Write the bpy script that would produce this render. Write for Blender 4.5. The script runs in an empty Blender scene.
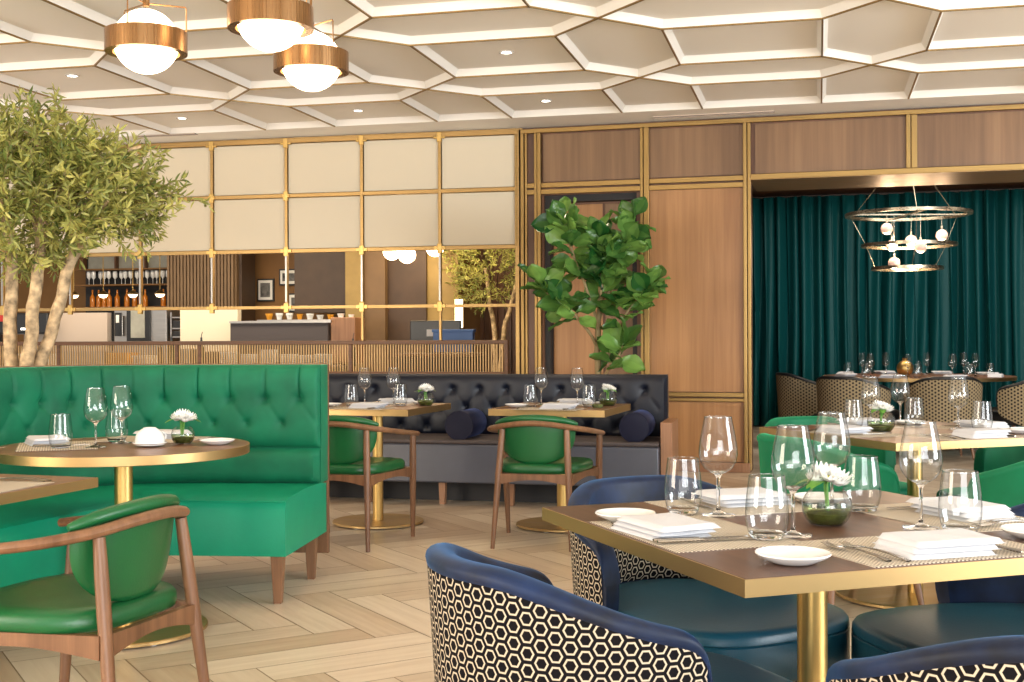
import bpy, bmesh, math, random
from mathutils import Matrix, Vector, noise
random.seed(7)
PI = math.pi
SC = bpy.context.scene
COL = SC.collection
R_ = math.radians

# ------------------------------------------------------------------ materials
def _nt(name):
    m = bpy.data.materials.new(name); m.use_nodes = True
    nt = m.node_tree
    b = nt.nodes['Principled BSDF']
    return m, nt, b
def N(nt, t, **kw):
    n = nt.nodes.new(t)
    for k, v in kw.items():
        if k.startswith('i_'):
            key = k[2:]
            n.inputs[int(key) if key.isdigit() else key].default_value = v
        else: setattr(n, k, v)
    return n
def c4(c): return (c[0], c[1], c[2], 1.0)
def srgb(r, g, b):
    f = lambda v: (v/255/12.92) if v/255 <= .04045 else ((v/255+.055)/1.055)**2.4
    return (f(r), f(g), f(b))
def plain(name, col, rough=.5, metal=0.0, sheen=0.0, sheen_tint=None, coat=0.0, bump=0.0, bscale=60, mott=0.0, mscale=6, emit=None, es=1.0, spec=.5):
    m, nt, b = _nt(name)
    b.inputs['Base Color'].default_value = c4(col)
    b.inputs['Roughness'].default_value = rough
    b.inputs['Metallic'].default_value = metal
    b.inputs['Specular IOR Level'].default_value = spec
    if sheen:
        b.inputs['Sheen Weight'].default_value = sheen
        b.inputs['Sheen Roughness'].default_value = .35
        b.inputs['Sheen Tint'].default_value = c4(sheen_tint or col)
    if coat: b.inputs['Coat Weight'].default_value = coat; b.inputs['Coat Roughness'].default_value = .15
    tc = N(nt, 'ShaderNodeTexCoord')
    if mott:
        nz = N(nt, 'ShaderNodeTexNoise', i_Scale=mscale, i_Detail=4.0)
        nt.links.new(tc.outputs['Object'], nz.inputs['Vector'])
        mr = N(nt, 'ShaderNodeMapRange', i_1=.3, i_2=.7, i_3=1-mott, i_4=1+mott)
        nt.links.new(nz.outputs['Fac'], mr.inputs[0])
        mx = N(nt, 'ShaderNodeVectorMath', operation='SCALE')
        mx.inputs[0].default_value = col
        nt.links.new(mr.outputs[0], mx.inputs['Scale'])
        nt.links.new(mx.outputs[0], b.inputs['Base Color'])
    if bump:
        nz2 = N(nt, 'ShaderNodeTexNoise', i_Scale=bscale, i_Detail=3.0)
        nt.links.new(tc.outputs['Object'], nz2.inputs['Vector'])
        bp = N(nt, 'ShaderNodeBump', i_Strength=bump, i_Distance=.01)
        nt.links.new(nz2.outputs['Fac'], bp.inputs['Height'])
        nt.links.new(bp.outputs[0], b.inputs['Normal'])
    if emit:
        b.inputs['Emission Color'].default_value = c4(emit); b.inputs['Emission Strength'].default_value = es
    return m
def wood(name, dark, light, axis='Z', rough=.4, sc=1.0, coat=0.0, figure=.5):
    """straight-grained veneer, grain along the given local axis"""
    m, nt, b = _nt(name)
    tc = N(nt, 'ShaderNodeTexCoord')
    s = {'X': (.5, 14, 14), 'Y': (14, .5, 14), 'Z': (14, 14, .5)}[axis]
    mp = N(nt, 'ShaderNodeMapping'); mp.inputs['Scale'].default_value = [q*sc for q in s]
    nt.links.new(tc.outputs['Object'], mp.inputs['Vector'])
    n1 = N(nt, 'ShaderNodeTexNoise', i_Scale=1.6, i_Detail=6.0, i_Roughness=.62, i_Distortion=.35)
    nt.links.new(mp.outputs[0], n1.inputs['Vector'])
    mp2 = N(nt, 'ShaderNodeMapping'); mp2.inputs['Scale'].default_value = [q*sc*.22 for q in s]
    nt.links.new(tc.outputs['Object'], mp2.inputs['Vector'])
    n2 = N(nt, 'ShaderNodeTexNoise', i_Scale=1.5, i_Detail=2.0)
    nt.links.new(mp2.outputs[0], n2.inputs['Vector'])
    mx = N(nt, 'ShaderNodeMix'); mx.inputs[0].default_value = figure
    nt.links.new(n1.outputs['Fac'], mx.inputs[2]); nt.links.new(n2.outputs['Fac'], mx.inputs[3])
    cr = N(nt, 'ShaderNodeValToRGB')
    cr.color_ramp.elements[0].position = .33; cr.color_ramp.elements[0].color = c4(dark)
    cr.color_ramp.elements[1].position = .66; cr.color_ramp.elements[1].color = c4(light)
    nt.links.new(mx.outputs[0], cr.inputs[0]); nt.links.new(cr.outputs[0], b.inputs['Base Color'])
    b.inputs['Roughness'].default_value = rough
    if coat: b.inputs['Coat Weight'].default_value = coat; b.inputs['Coat Roughness'].default_value = .2
    bp = N(nt, 'ShaderNodeBump', i_Strength=.08, i_Distance=.004)
    nt.links.new(n1.outputs['Fac'], bp.inputs['Height']); nt.links.new(bp.outputs[0], b.inputs['Normal'])
    return m
def metal(name, col, rough=.3, brushed='Z', var=.12):
    m, nt, b = _nt(name)
    b.inputs['Metallic'].default_value = 1.0
    tc = N(nt, 'ShaderNodeTexCoord')
    mp = N(nt, 'ShaderNodeMapping'); mp.inputs['Scale'].default_value = {'Z': (60, 60, 1.5), 'X': (1.5, 60, 60), 'Y': (60, 1.5, 60)}[brushed]
    nt.links.new(tc.outputs['Object'], mp.inputs['Vector'])
    nz = N(nt, 'ShaderNodeTexNoise', i_Scale=2.0, i_Detail=3.0)
    nt.links.new(mp.outputs[0], nz.inputs['Vector'])
    mr = N(nt, 'ShaderNodeMapRange', i_1=.3, i_2=.7, i_3=1-var, i_4=1+var)
    nt.links.new(nz.outputs['Fac'], mr.inputs[0])
    mx = N(nt, 'ShaderNodeVectorMath', operation='SCALE'); mx.inputs[0].default_value = col
    nt.links.new(mr.outputs[0], mx.inputs['Scale']); nt.links.new(mx.outputs[0], b.inputs['Base Color'])
    mr2 = N(nt, 'ShaderNodeMapRange', i_1=.3, i_2=.7, i_3=rough*.8, i_4=rough*1.25)
    nt.links.new(nz.outputs['Fac'], mr2.inputs[0]); nt.links.new(mr2.outputs[0], b.inputs['Roughness'])
    return m
def thin_glass(name, tint=(1, 1, 1), edge=.6, base=.055, rough=0.0):
    """thin clear glass: see-through in the middle, mirror-like towards grazing"""
    m = bpy.data.materials.new(name); m.use_nodes = True; nt = m.node_tree; nt.nodes.clear()
    out = N(nt, 'ShaderNodeOutputMaterial')
    tr = N(nt, 'ShaderNodeBsdfTransparent'); tr.inputs[0].default_value = c4(tint)
    gl = N(nt, 'ShaderNodeBsdfGlossy'); gl.inputs['Roughness'].default_value = rough
    gl.inputs[0].default_value = (1, 1, 1, 1)
    lw = N(nt, 'ShaderNodeLayerWeight', i_Blend=.5)
    pw = N(nt, 'ShaderNodeMath', operation='POWER'); pw.inputs[1].default_value = 3.2
    nt.links.new(lw.outputs['Facing'], pw.inputs[0])
    mr = N(nt, 'ShaderNodeMapRange', i_1=0.0, i_2=1.0, i_3=base, i_4=edge)
    nt.links.new(pw.outputs[0], mr.inputs[0])
    tm = N(nt, 'ShaderNodeMix', data_type='RGBA'); tm.inputs[6].default_value = c4(tint); tm.inputs[7].default_value = (.30, .32, .33, 1)
    nt.links.new(pw.outputs[0], tm.inputs[0]); nt.links.new(tm.outputs[2], tr.inputs[0])
    mx = N(nt, 'ShaderNodeMixShader')
    nt.links.new(mr.outputs[0], mx.inputs[0]); nt.links.new(tr.outputs[0], mx.inputs[1]); nt.links.new(gl.outputs[0], mx.inputs[2])
    nt.links.new(mx.outputs[0], out.inputs[0])
    return m
def real_glass(name, col=(1, 1, 1), rough=0.0, ior=1.45):
    m, nt, b = _nt(name)
    b.inputs['Base Color'].default_value = c4(col); b.inputs['Roughness'].default_value = rough
    b.inputs['Transmission Weight'].default_value = 1.0; b.inputs['IOR'].default_value = ior
    return m
def hexmat(name, pitch, dark, light, r0=.27, r1=.40, rough=.85, flat_top=True):
    m, nt, b = _nt(name)
    uv = N(nt, 'ShaderNodeUVMap')
    sep = N(nt, 'ShaderNodeSeparateXYZ'); nt.links.new(uv.outputs[0], sep.inputs[0])
    cmb = N(nt, 'ShaderNodeCombineXYZ')
    if flat_top:
        nt.links.new(sep.outputs[1], cmb.inputs[0]); nt.links.new(sep.outputs[0], cmb.inputs[1])
    else:
        nt.links.new(sep.outputs[0], cmb.inputs[0]); nt.links.new(sep.outputs[1], cmb.inputs[1])
    def V(op, a, bb=None):
        n = N(nt, 'ShaderNodeVectorMath', operation=op)
        for i, q in enumerate((a, bb)):
            if q is None: continue
            if isinstance(q, tuple): n.inputs[i].default_value = q
            else: nt.links.new(q, n.inputs[i])
        return n
    p = V('MULTIPLY', cmb.outputs[0], (1/pitch, 1/pitch, 0))
    p = V('ADD', p.outputs[0], (100, 103.923, 0))
    r = (1, 1.7320508, 1); h = (.5, .8660254, 0)
    a = V('SUBTRACT', V('MODULO', p.outputs[0], r).outputs[0], h)
    q = V('SUBTRACT', V('MODULO', V('SUBTRACT', p.outputs[0], h).outputs[0], r).outputs[0], h)
    la = V('DOT_PRODUCT', a.outputs[0], a.outputs[0]); lb = V('DOT_PRODUCT', q.outputs[0], q.outputs[0])
    lt = N(nt, 'ShaderNodeMath', operation='LESS_THAN'); nt.links.new(la.outputs['Value'], lt.inputs[0]); nt.links.new(lb.outputs['Value'], lt.inputs[1])
    mx = N(nt, 'ShaderNodeMix', data_type='VECTOR')
    nt.links.new(lt.outputs[0], mx.inputs[0]); nt.links.new(q.outputs[0], mx.inputs[4]); nt.links.new(a.outputs[0], mx.inputs[5])
    ab = V('ABSOLUTE', mx.outputs[1])
    d1 = V('DOT_PRODUCT', ab.outputs[0], (.5, .8660254, 0)); d2 = V('DOT_PRODUCT', ab.outputs[0], (1, 0, 0))
    mm = N(nt, 'ShaderNodeMath', operation='MAXIMUM'); nt.links.new(d1.outputs['Value'], mm.inputs[0]); nt.links.new(d2.outputs['Value'], mm.inputs[1])
    cr = N(nt, 'ShaderNodeValToRGB'); cr.color_ramp.interpolation = 'LINEAR'
    e = cr.color_ramp.elements
    e[0].position = 0; e[0].color = c4(dark); e[1].position = r0-.015; e[1].color = c4(dark)
    for pos, cc in ((r0+.015, light), (r1-.015, light), (r1+.015, dark), (1, dark)):
        k = e.new(pos); k.color = c4(cc)
    nt.links.new(mm.outputs[0], cr.inputs[0]); nt.links.new(cr.outputs[0], b.inputs['Base Color'])
    b.inputs['Roughness'].default_value = rough
    b.inputs['Specular IOR Level'].default_value = .06
    return m

M = {}
M['ceiling'] = plain('ceiling_plaster', srgb(250, 246, 238), .75)
M['brass'] = metal('brushed_brass', (.46, .30, .11), .38)
M['brassx'] = metal('brushed_brass_long', (.42, .27, .11), .4, 'X')
M['gold'] = metal('satin_gold', (.60, .40, .14), .38)
M['goldx'] = metal('satin_gold_long', (.68, .45, .18), .4, 'X')
M['wallbrass'] = metal('wall_brass', (.34, .22, .085), .42)
M['wallbrassx'] = metal('wall_brass_long', (.35, .225, .085), .42, 'X')
M['soffit'] = metal('bronze_soffit', (.42, .27, .13), .42, 'X', .1)
M['edge'] = plain('satin_brass_edge', (.48, .32, .14), .42, metal=1.0)
M['disc'] = metal('aged_brass_disc', (.56, .38, .17), .42, 'X', .05)
M['antique'] = metal('antique_bronze', (.34, .19, .085), .28, 'Z', .04)
M['steel'] = metal('cutlery_steel', (.44, .41, .37), .2, 'X', .06)
M['stain'] = metal('kitchen_steel', (.42, .40, .38), .35, 'X')
M['ringmetal'] = metal('ring_nickel_brass', (.55, .46, .33), .28, 'X')
M['veneer'] = wood('walnut_veneer', srgb(140, 94, 54), srgb(182, 132, 82), 'Z', .42, .9)
M['veneer_top'] = wood('smoked_veneer', srgb(106, 76, 50), srgb(142, 107, 74), 'Z', .42, .9)
M['veneer_dark'] = wood('dark_veneer', srgb(84, 54, 36), srgb(122, 80, 54), 'Z', .42, .9)
M['oak'] = wood('warm_oak', srgb(128, 88, 60), srgb(170, 124, 90), 'Z', .42, 2)
M['chairwood'] = wood('chair_oak', srgb(96, 64, 42), srgb(142, 102, 72), 'Z', .4, 2.2)
M['tabletop'] = wood('dark_walnut_top', srgb(66, 42, 32), srgb(112, 78, 60), 'Y', .33, 1.3)
M['tabletop2'] = wood('walnut_top', srgb(100, 66, 46), srgb(146, 102, 74), 'X', .33, 1.3)
M['screen'] = plain('linen_panel', srgb(218, 205, 180), .8, bump=.05, bscale=180)
M['slatgold'] = plain('tan_gold_slats', srgb(186, 152, 104), .4, metal=.3)
M['slatwood'] = wood('slat_wood', srgb(88, 58, 34), srgb(128, 88, 54), 'Z', .45, 2)
M['railwood'] = wood('rail_wood', srgb(78, 50, 28), srgb(116, 76, 46), 'X', .45, 2)
M['darkpanel'] = plain('dark_panel', srgb(64, 46, 32), .5, mott=.15)
M['brownwall'] = plain('brown_wallpaper', srgb(124, 88, 50), .6, mott=.12, mscale=3, spec=.3)
M['greywall'] = plain('umber_wall', srgb(104, 80, 54), .6, mott=.1)
M['oliveb'] = plain('olive_plaster', srgb(140, 116, 66), .6, mott=.12)
M['kitchenwhite'] = plain('kitchen_plaster', srgb(226, 212, 186), .6)
M['kgrey'] = plain('grey_tile', srgb(190, 172, 156), .5)
M['mirrorgrey'] = plain('pale_antique_glass', srgb(150, 148, 136), .3, mott=.15, mscale=8)
M['black'] = plain('black_plastic', (.012, .012, .013), .35)
M['blackmatte'] = plain('black_matte', (.02, .018, .018), .7)
M['charcoal'] = plain('charcoal_panel', srgb(74, 66, 66), .6)
M['white'] = plain('white_china', (.82, .81, .79), .18, coat=.3)
M['napkin'] = plain('white_linen', (.66, .66, .69), .9, bump=.15, bscale=300)
M['paper'] = plain('white_paper', (.8, .76, .7), .7)
M['velvet_green'] = plain('green_velvet', srgb(8, 98, 68), .62, sheen=.5, sheen_tint=srgb(90, 205, 160), mott=.28, mscale=5, bump=.05, bscale=30, spec=.3)
M['leather_green'] = plain('emerald_leather', srgb(2, 140, 104), .42, bump=.05, bscale=90, mott=.06, spec=.4)
M['chair_green'] = plain('green_leather', srgb(20, 92, 48), .34, bump=.06, bscale=140, mott=.08)
M['tub_green'] = plain('tub_green_velvet', srgb(8, 108, 72), .6, sheen=.5, sheen_tint=srgb(60, 210, 150), mott=.15, spec=.3)
M['velvet_navy'] = plain('navy_velvet', srgb(9, 27, 56), .55, sheen=.4, sheen_tint=srgb(70, 140, 205), mott=.95, mscale=9, bump=.06, bscale=25, spec=.35)
M['leather_teal'] = plain('petrol_leather', srgb(26, 78, 98), .36, bump=.05, bscale=110, mott=.08)
M['bench_navy'] = plain('navy_leather', srgb(4, 11, 28), .48, bump=.04, bscale=80, spec=.45)
M['bench_seat'] = plain('slate_leather', srgb(78, 80, 90), .34, bump=.06, bscale=90, mott=.06)
M['bench_seattop'] = plain('taupe_fabric', srgb(74, 64, 62), .6, mott=.15, mscale=14)
M['bolster'] = plain('midnight_velvet', srgb(16, 18, 42), .6, sheen=.35, sheen_tint=srgb(90, 110, 170), spec=.3, mott=.1)
M['hex'] = hexmat('hexagon_weave', .0315, (.008, .007, .008), srgb(192, 178, 156), .285, .39)
M['hexfar'] = hexmat('small_dot_weave', .035, (.02, .018, .016), srgb(156, 138, 108), .26, .62)
M['curtain'] = plain('teal_velvet_curtain', srgb(0, 72, 74), .6, sheen=.12, sheen_tint=srgb(40, 150, 150), spec=.3)
M['globe'] = plain('opal_glass', (.9, .88, .85), .3, emit=(1.0, .70, .42), es=13)
M['bulb'] = plain('lit_bulb', (.9, .85, .8), .3, emit=(1.0, .72, .52), es=14)
M['lamp'] = plain('lit_lamp', (.9, .85, .75), .4, emit=(1.0, .74, .42), es=6)
M['led'] = plain('led_lens', (.9, .9, .9), .4, emit=(1.0, .93, .82), es=9)
M['grout'] = plain('pale_grout', srgb(170, 146, 118), .7)
M['glass'] = thin_glass('clear_glass', (.97, .98, .98))
M['glasst'] = thin_glass('thick_clear_glass', (.9, .92, .93), .75, .12)
M['stemglass'] = real_glass('stem_glass', (.98, .98, .99))
M['bulbglass'] = plain('ball_glass', srgb(240, 200, 180), .1, emit=(1, .6, .42), es=.15)
M['water'] = thin_glass('green_water', (.72, .78, .55), .5, .05)
M['moss'] = plain('dark_moss', srgb(84, 88, 44), .8, bump=.6, bscale=90, mott=.5, mscale=40)
M['petal'] = plain('white_petal', (.85, .84, .8), .6)
M['pollen'] = plain('yellow_pollen', srgb(196, 190, 40), .7)
M['fleaf'] = plain('green_leaf', srgb(84, 140, 44), .45)
M['bark'] = plain('olive_bark', srgb(178, 154, 120), .85, bump=1.0, bscale=26, mott=.55, mscale=22)
M['figbark'] = plain('fig_bark', srgb(150, 130, 92), .8, bump=.5, bscale=40, mott=.2)
M['pot'] = plain('planter_grey', srgb(80, 74, 66), .6, mott=.1)
M['soil'] = plain('soil', srgb(46, 34, 24), .9, bump=.5)
M['bottleamber'] = plain('amber_bottle', srgb(190, 110, 30), .15, emit=(1, .5, .1), es=0.0)
M['bottlegreen'] = plain('green_bottle', srgb(46, 60, 30), .12)
M['blue'] = plain('blue_card', srgb(74, 108, 160), .5)
M['red'] = plain('red_sign', srgb(190, 50, 40), .5)
M['amberbox'] = plain('amber_crate', srgb(220, 150, 40), .5)
M['photo'] = plain('grey_photo', srgb(96, 92, 88), .4, mott=.9, mscale=14)
def leafmat(name, a, b_, rough=.45):
    m, nt, b = _nt(name)
    at = N(nt, 'ShaderNodeAttribute', attribute_name='tone')
    cr = N(nt, 'ShaderNodeValToRGB')
    cr.color_ramp.elements[0].color = c4(a); cr.color_ramp.elements[1].color = c4(b_)
    nt.links.new(at.outputs['Fac'], cr.inputs[0])
    nt.links.new(cr.outputs[0], b.inputs['Base Color']); b.inputs['Roughness'].default_value = rough
    tl = N(nt, 'ShaderNodeBsdfTranslucent'); nt.links.new(cr.outputs[0], tl.inputs[0])
    mx = N(nt, 'ShaderNodeMixShader', i_0=.3)
    nt.links.new(b.outputs[0], mx.inputs[1]); nt.links.new(tl.outputs[0], mx.inputs[2])
    nt.links.new(mx.outputs[0], nt.nodes['Material Output'].inputs[0])
    return m
M['olive'] = leafmat('olive_leaf', srgb(70, 98, 34), srgb(216, 210, 120))
M['figleaf'] = leafmat('fig_leaf', srgb(26, 84, 36), srgb(140, 184, 90), .3)
def placemat_mat(name):
    m, nt, b = _nt(name)
    tc = N(nt, 'ShaderNodeTexCoord')
    sep = N(nt, 'ShaderNodeSeparateXYZ'); nt.links.new(tc.outputs['Object'], sep.inputs[0])
    def wave(o, f, th):
        a = N(nt, 'ShaderNodeMath', operation='MULTIPLY'); a.inputs[1].default_value = f; nt.links.new(o, a.inputs[0])
        fr = N(nt, 'ShaderNodeMath', operation='FRACT'); nt.links.new(a.outputs[0], fr.inputs[0])
        l = N(nt, 'ShaderNodeMath', operation='LESS_THAN'); l.inputs[1].default_value = th; nt.links.new(fr.outputs[0], l.inputs[0])
        return l
    w1 = wave(sep.outputs[0], 105, .5); w2 = wave(sep.outputs[1], 105, .62)
    mu = N(nt, 'ShaderNodeMath', operation='MULTIPLY'); nt.links.new(w1.outputs[0], mu.inputs[0]); nt.links.new(w2.outputs[0], mu.inputs[1])
    mx = N(nt, 'ShaderNodeMix', data_type='RGBA')
    mx.inputs[6].default_value = c4(srgb(214, 202, 182)); mx.inputs[7].default_value = c4(srgb(92, 74, 60))
    nt.links.new(mu.outputs[0], mx.inputs[0]); nt.links.new(mx.outputs[2], b.inputs['Base Color'])
    b.inputs['Roughness'].default_value = .6
    return m
M['mat'] = placemat_mat('woven_mat')
def plankmat(name):
    m, nt, b = _nt(name)
    at = N(nt, 'ShaderNodeAttribute', attribute_name='tone')
    uv = N(nt, 'ShaderNodeUVMap')
    mp = N(nt, 'ShaderNodeMapping'); mp.inputs['Scale'].default_value = (1.2, 16, 1)
    nt.links.new(uv.outputs[0], mp.inputs['Vector'])
    nz = N(nt, 'ShaderNodeTexNoise', i_Scale=1.5, i_Detail=5.0, i_Roughness=.6, i_Distortion=.3)
    nt.links.new(mp.outputs[0], nz.inputs['Vector'])
    a = N(nt, 'ShaderNodeMath', operation='MULTIPLY_ADD'); a.inputs[1].default_value = .6; nt.links.new(nz.outputs['Fac'], a.inputs[0])
    nt.links.new(at.outputs['Fac'], a.inputs[2])
    cr = N(nt, 'ShaderNodeValToRGB'); e = cr.color_ramp.elements
    e[0].position = .2; e[0].color = c4(srgb(190, 162, 132)); e[1].position = .95; e[1].color = c4(srgb(238, 221, 198))
    nt.links.new(a.outputs[0], cr.inputs[0]); nt.links.new(cr.outputs[0], b.inputs['Base Color'])
    b.inputs['Roughness'].default_value = .34
    return m
M['plank'] = plankmat('oak_porcelain_plank')

# ------------------------------------------------------------------ geometry helpers
def ident(): return Matrix.Identity(4)
def frame(x, y, z=0, deg=0): return Matrix.Translation((x, y, z)) @ Matrix.Rotation(R_(deg), 4, 'Z')
def axes(x, y, fx, fy, z=0):
    """local +Y points along (fx, fy)"""
    return frame(x, y, z, math.degrees(math.atan2(-fx, fy)))
def new(): return bmesh.new()
def finish(bm, name, mat, parent=None, Mx=None, smooth=True, angle=35, bevel=0.0, seg=2, recalc=True):
    if recalc: bmesh.ops.recalc_face_normals(bm, faces=bm.faces)
    me = bpy.data.meshes.new(name); bm.to_mesh(me); bm.free()
    me.materials.append(mat)
    if smooth:
        me.shade_smooth(); me.set_sharp_from_angle(angle=R_(angle))
    o = bpy.data.objects.new(name, me); COL.objects.link(o)
    if parent is not None: o.parent = parent
    if Mx is not None: o.matrix_world = Mx if parent is None else o.matrix_world
    if Mx is not None and parent is not None: o.matrix_local = Mx
    if bevel:
        bv = o.modifiers.new('soft_edge', 'BEVEL'); bv.width = bevel; bv.segments = seg; bv.limit_method = 'ANGLE'; bv.angle_limit = R_(40)
    return o
def thing(name, label, cat, Mx=None, group=None):
    o = bpy.data.objects.new(name, None); COL.objects.link(o); o.empty_display_size = .1
    o.matrix_world = Mx if Mx is not None else ident()
    o['label'] = label; o['category'] = cat
    if group: o['group'] = group
    return o
def tag(o, label, cat, group=None):
    o['label'] = label; o['category'] = cat
    if group: o['group'] = group
    return o
def struct(o): o['kind'] = 'structure'; return o
def dup(root, Mx, label=None, group=None):
    def cp(o, parent):
        c = o.copy(); COL.objects.link(c)
        if parent is not None: c.parent = parent
        for ch in o.children: cp(ch, c)
        return c
    r = cp(root, None); r.matrix_world = Mx
    if label: r['label'] = label
    if group: r['group'] = group
    return r
def box(bm, x0, x1, y0, y1, z0, z1, Mx=None):
    vs = [bm.verts.new((x, y, z)) for z in (z0, z1) for y in (y0, y1) for x in (x0, x1)]
    for f in ((0, 2, 3, 1), (4, 5, 7, 6), (0, 1, 5, 4), (1, 3, 7, 5), (3, 2, 6, 7), (2, 0, 4, 6)):
        bm.faces.new([vs[i] for i in f])
    if Mx is not None: bmesh.ops.transform(bm, matrix=Mx, verts=vs)
    return vs
def lathe(bm, prof, n=32, Mx=None, cap0=False, cap1=False):
    rings = []; new_v = []
    for r, z in prof:
        if r < 1e-5:
            v = bm.verts.new((0, 0, z)); rings.append([v]); new_v.append(v)
        else:
            ring = [bm.verts.new((r*math.cos(2*PI*i/n), r*math.sin(2*PI*i/n), z)) for i in range(n)]
            rings.append(ring); new_v += ring
    for a, b in zip(rings, rings[1:]):
        if len(a) == 1 and len(b) == 1: continue
        for i in range(n):
            j = (i+1) % n
            if len(a) == 1: bm.faces.new((a[0], b[i], b[j]))
            elif len(b) == 1: bm.faces.new((a[i], a[j], b[0]))
            else: bm.faces.new((a[i], a[j], b[j], b[i]))
    if cap0 and len(rings[0]) > 1: bm.faces.new(rings[0])
    if cap1 and len(rings[-1]) > 1: bm.faces.new(rings[-1])
    if Mx is not None: bmesh.ops.transform(bm, matrix=Mx, verts=new_v)
    return new_v
def cyl(bm, r, z0, z1, n=24, Mx=None, r2=None):
    return lathe(bm, [(0, z0), (r, z0), (r if r2 is None else r2, z1), (0, z1)], n, Mx)
def sphere(bm, r, c=(0, 0, 0), n=24, m=14, sz=1.0):
    prof = [(r*math.sin(PI*i/m) if 0 < i < m else 0, -r*sz*math.cos(PI*i/m)) for i in range(m+1)]
    return lathe(bm, prof, n, Matrix.Translation(c))
def catmull(pts, k=8):
    P = [Vector(p) for p in pts]; P = [2*P[0]-P[1]]+P+[2*P[-1]-P[-2]]
    out = []
    for i in range(1, len(P)-2):
        for j in range(k):
            t = j/k; a, b, c, d = P[i-1:i+3]
            out.append(.5*((2*b)+(-a+c)*t+(2*a-5*b+4*c-d)*t*t+(-a+3*b-3*c+d)*t**3))
    out.append(P[-2]); return out
def tube(bm, pts, rad, n=10, flat=1.0, up=Vector((0, 0, 1)), cap=True):
    """round or flattened rod along pts; rad number or list; flat squashes along 'up'"""
    pts = [Vector(p) for p in pts]; rings = []
    if abs((pts[-1]-pts[0]).normalized().z) > .75: up = Vector((.05, 1, 0)).normalized()
    for i, p in enumerate(pts):
        t = (pts[min(i+1, len(pts)-1)]-pts[max(i-1, 0)]).normalized()
        u = up if abs(t.dot(up)) < .98 else Vector((1, 0, 0))
        s = t.cross(u).normalized(); w = s.cross(t).normalized()
        r = rad[i] if isinstance(rad, (list, tuple)) else rad
        rings.append([bm.verts.new(p+s*(r*math.cos(2*PI*k/n))+w*(r*flat*math.sin(2*PI*k/n))) for k in range(n)])
    for a, b in zip(rings, rings[1:]):
        for k in range(n): bm.faces.new((a[k], a[(k+1) % n], b[(k+1) % n], b[k]))
    if cap: bm.faces.new(rings[0]); bm.faces.new(rings[-1])
def taper_leg(bm, a, b, ra, rb, n=12):
    """rod from a (foot) to b (top), slightly thicker in its upper third"""
    a = Vector(a); b = Vector(b)
    ts = (0, .25, .5, .7, .85, 1)
    rs = [ra, ra+(rb-ra)*.45, ra+(rb-ra)*.85, rb, rb*.97, rb*.85]
    tube(bm, [a.lerp(b, t) for t in ts], rs, n)
def grid(bm, fn, nu, nv, uvf=None, closed_u=False):
    """fn(i/nu, j/nv) -> point"""
    V = [[bm.verts.new(fn(i/nu, j/nv)) for j in range(nv+1)] for i in range(nu if closed_u else nu+1)]
    uvl = bm.loops.layers.uv.verify() if uvf else None
    W = len(V)
    for i in range(nu):
        for j in range(nv):
            q = [(i, j), (i+1, j), (i+1, j+1), (i, j+1)]
            f = bm.faces.new([V[a % W][b] for a, b in q])
            if uvl:
                for l, (a, b) in zip(f.loops, q): l[uvl].uv = uvf(a/nu, b/nv)
    return V
def sweep(bm, path, normals, prof, closed=True, caps=True):
    """prof: (offset along outward normal, z)"""
    rings = [[bm.verts.new((p[0]+n_[0]*o, p[1]+n_[1]*o, z)) for o, z in prof] for p, n_ in zip(path, normals)]
    k = len(prof)
    for a, b in zip(rings, rings[1:]):
        for i in range(k if closed else k-1): bm.faces.new((a[i], a[(i+1) % k], b[(i+1) % k], b[i]))
    if caps and closed: bm.faces.new(rings[0]); bm.faces.new(rings[-1])
# ------------------------------------------------------------------ frames of the place
RF = frame(0, 0, 0, -14)          # room: x along the back wall, y towards it
WF = frame(2.07, 10.7, 0, -15.5)  # timber wall, origin at the corner of the private dining opening
SF = frame(.16, 11.24, 0, -12.3)  # panelled screen in front of the open kitchen
KF = frame(0, 13.5, 0, -12.3)     # kitchen behind the screen
ZC = 3.10
# ------------------------------------------------------------------ floor: herringbone planks
bm = new(); uvl = bm.loops.layers.uv.verify(); tl = bm.faces.layers.float.new('tone')
w, n = .185, 5
ca, sa = math.cos(R_(45)), math.sin(R_(45))
rnd = random.Random(3)
def plank(x0, y0, x1, y1, horiz):
    g = .0025
    x0 += g; y0 += g; x1 -= g; y1 -= g
    pts = [(x0, y0), (x1, y0), (x1, y1), (x0, y1)]
    cx, cy = (x0+x1)/2, (y0+y1)/2
    U, W = cx*ca-cy*sa, cx*sa+cy*ca
    if not (-8.5 < U < 6.5 and -1.5 < W < 17.5): return
    f = bm.faces.new([bm.verts.new((x*ca-y*sa, x*sa+y*ca, 0)) for x, y in pts])
    f[tl] = rnd.random()*.5; ou, ov = rnd.random()*9, rnd.random()*9
    for l, (x, y) in zip(f.loops, pts):
        l[uvl].uv = ((x-x0+ou, y-y0+ov) if horiz else (y-y0+ou, x-x0+ov))
for m_ in range(-14, 16):
    for k in range(-110, 130):
        ox = k*w+m_*2*n*w; oy = -k*w
        plank(ox, oy, ox+n*w, oy+w, True)
        plank(ox+n*w, oy, ox+n*w+w, oy+n*w, False)
floor = struct(finish(bm, 'floor', M['plank'], Mx=RF, smooth=False, recalc=False))
bm = new(); box(bm, -9, 7, -2, 18, -.06, -.003)
struct(finish(bm, 'floor_joints', M['grout'], parent=floor, smooth=False))

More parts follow.
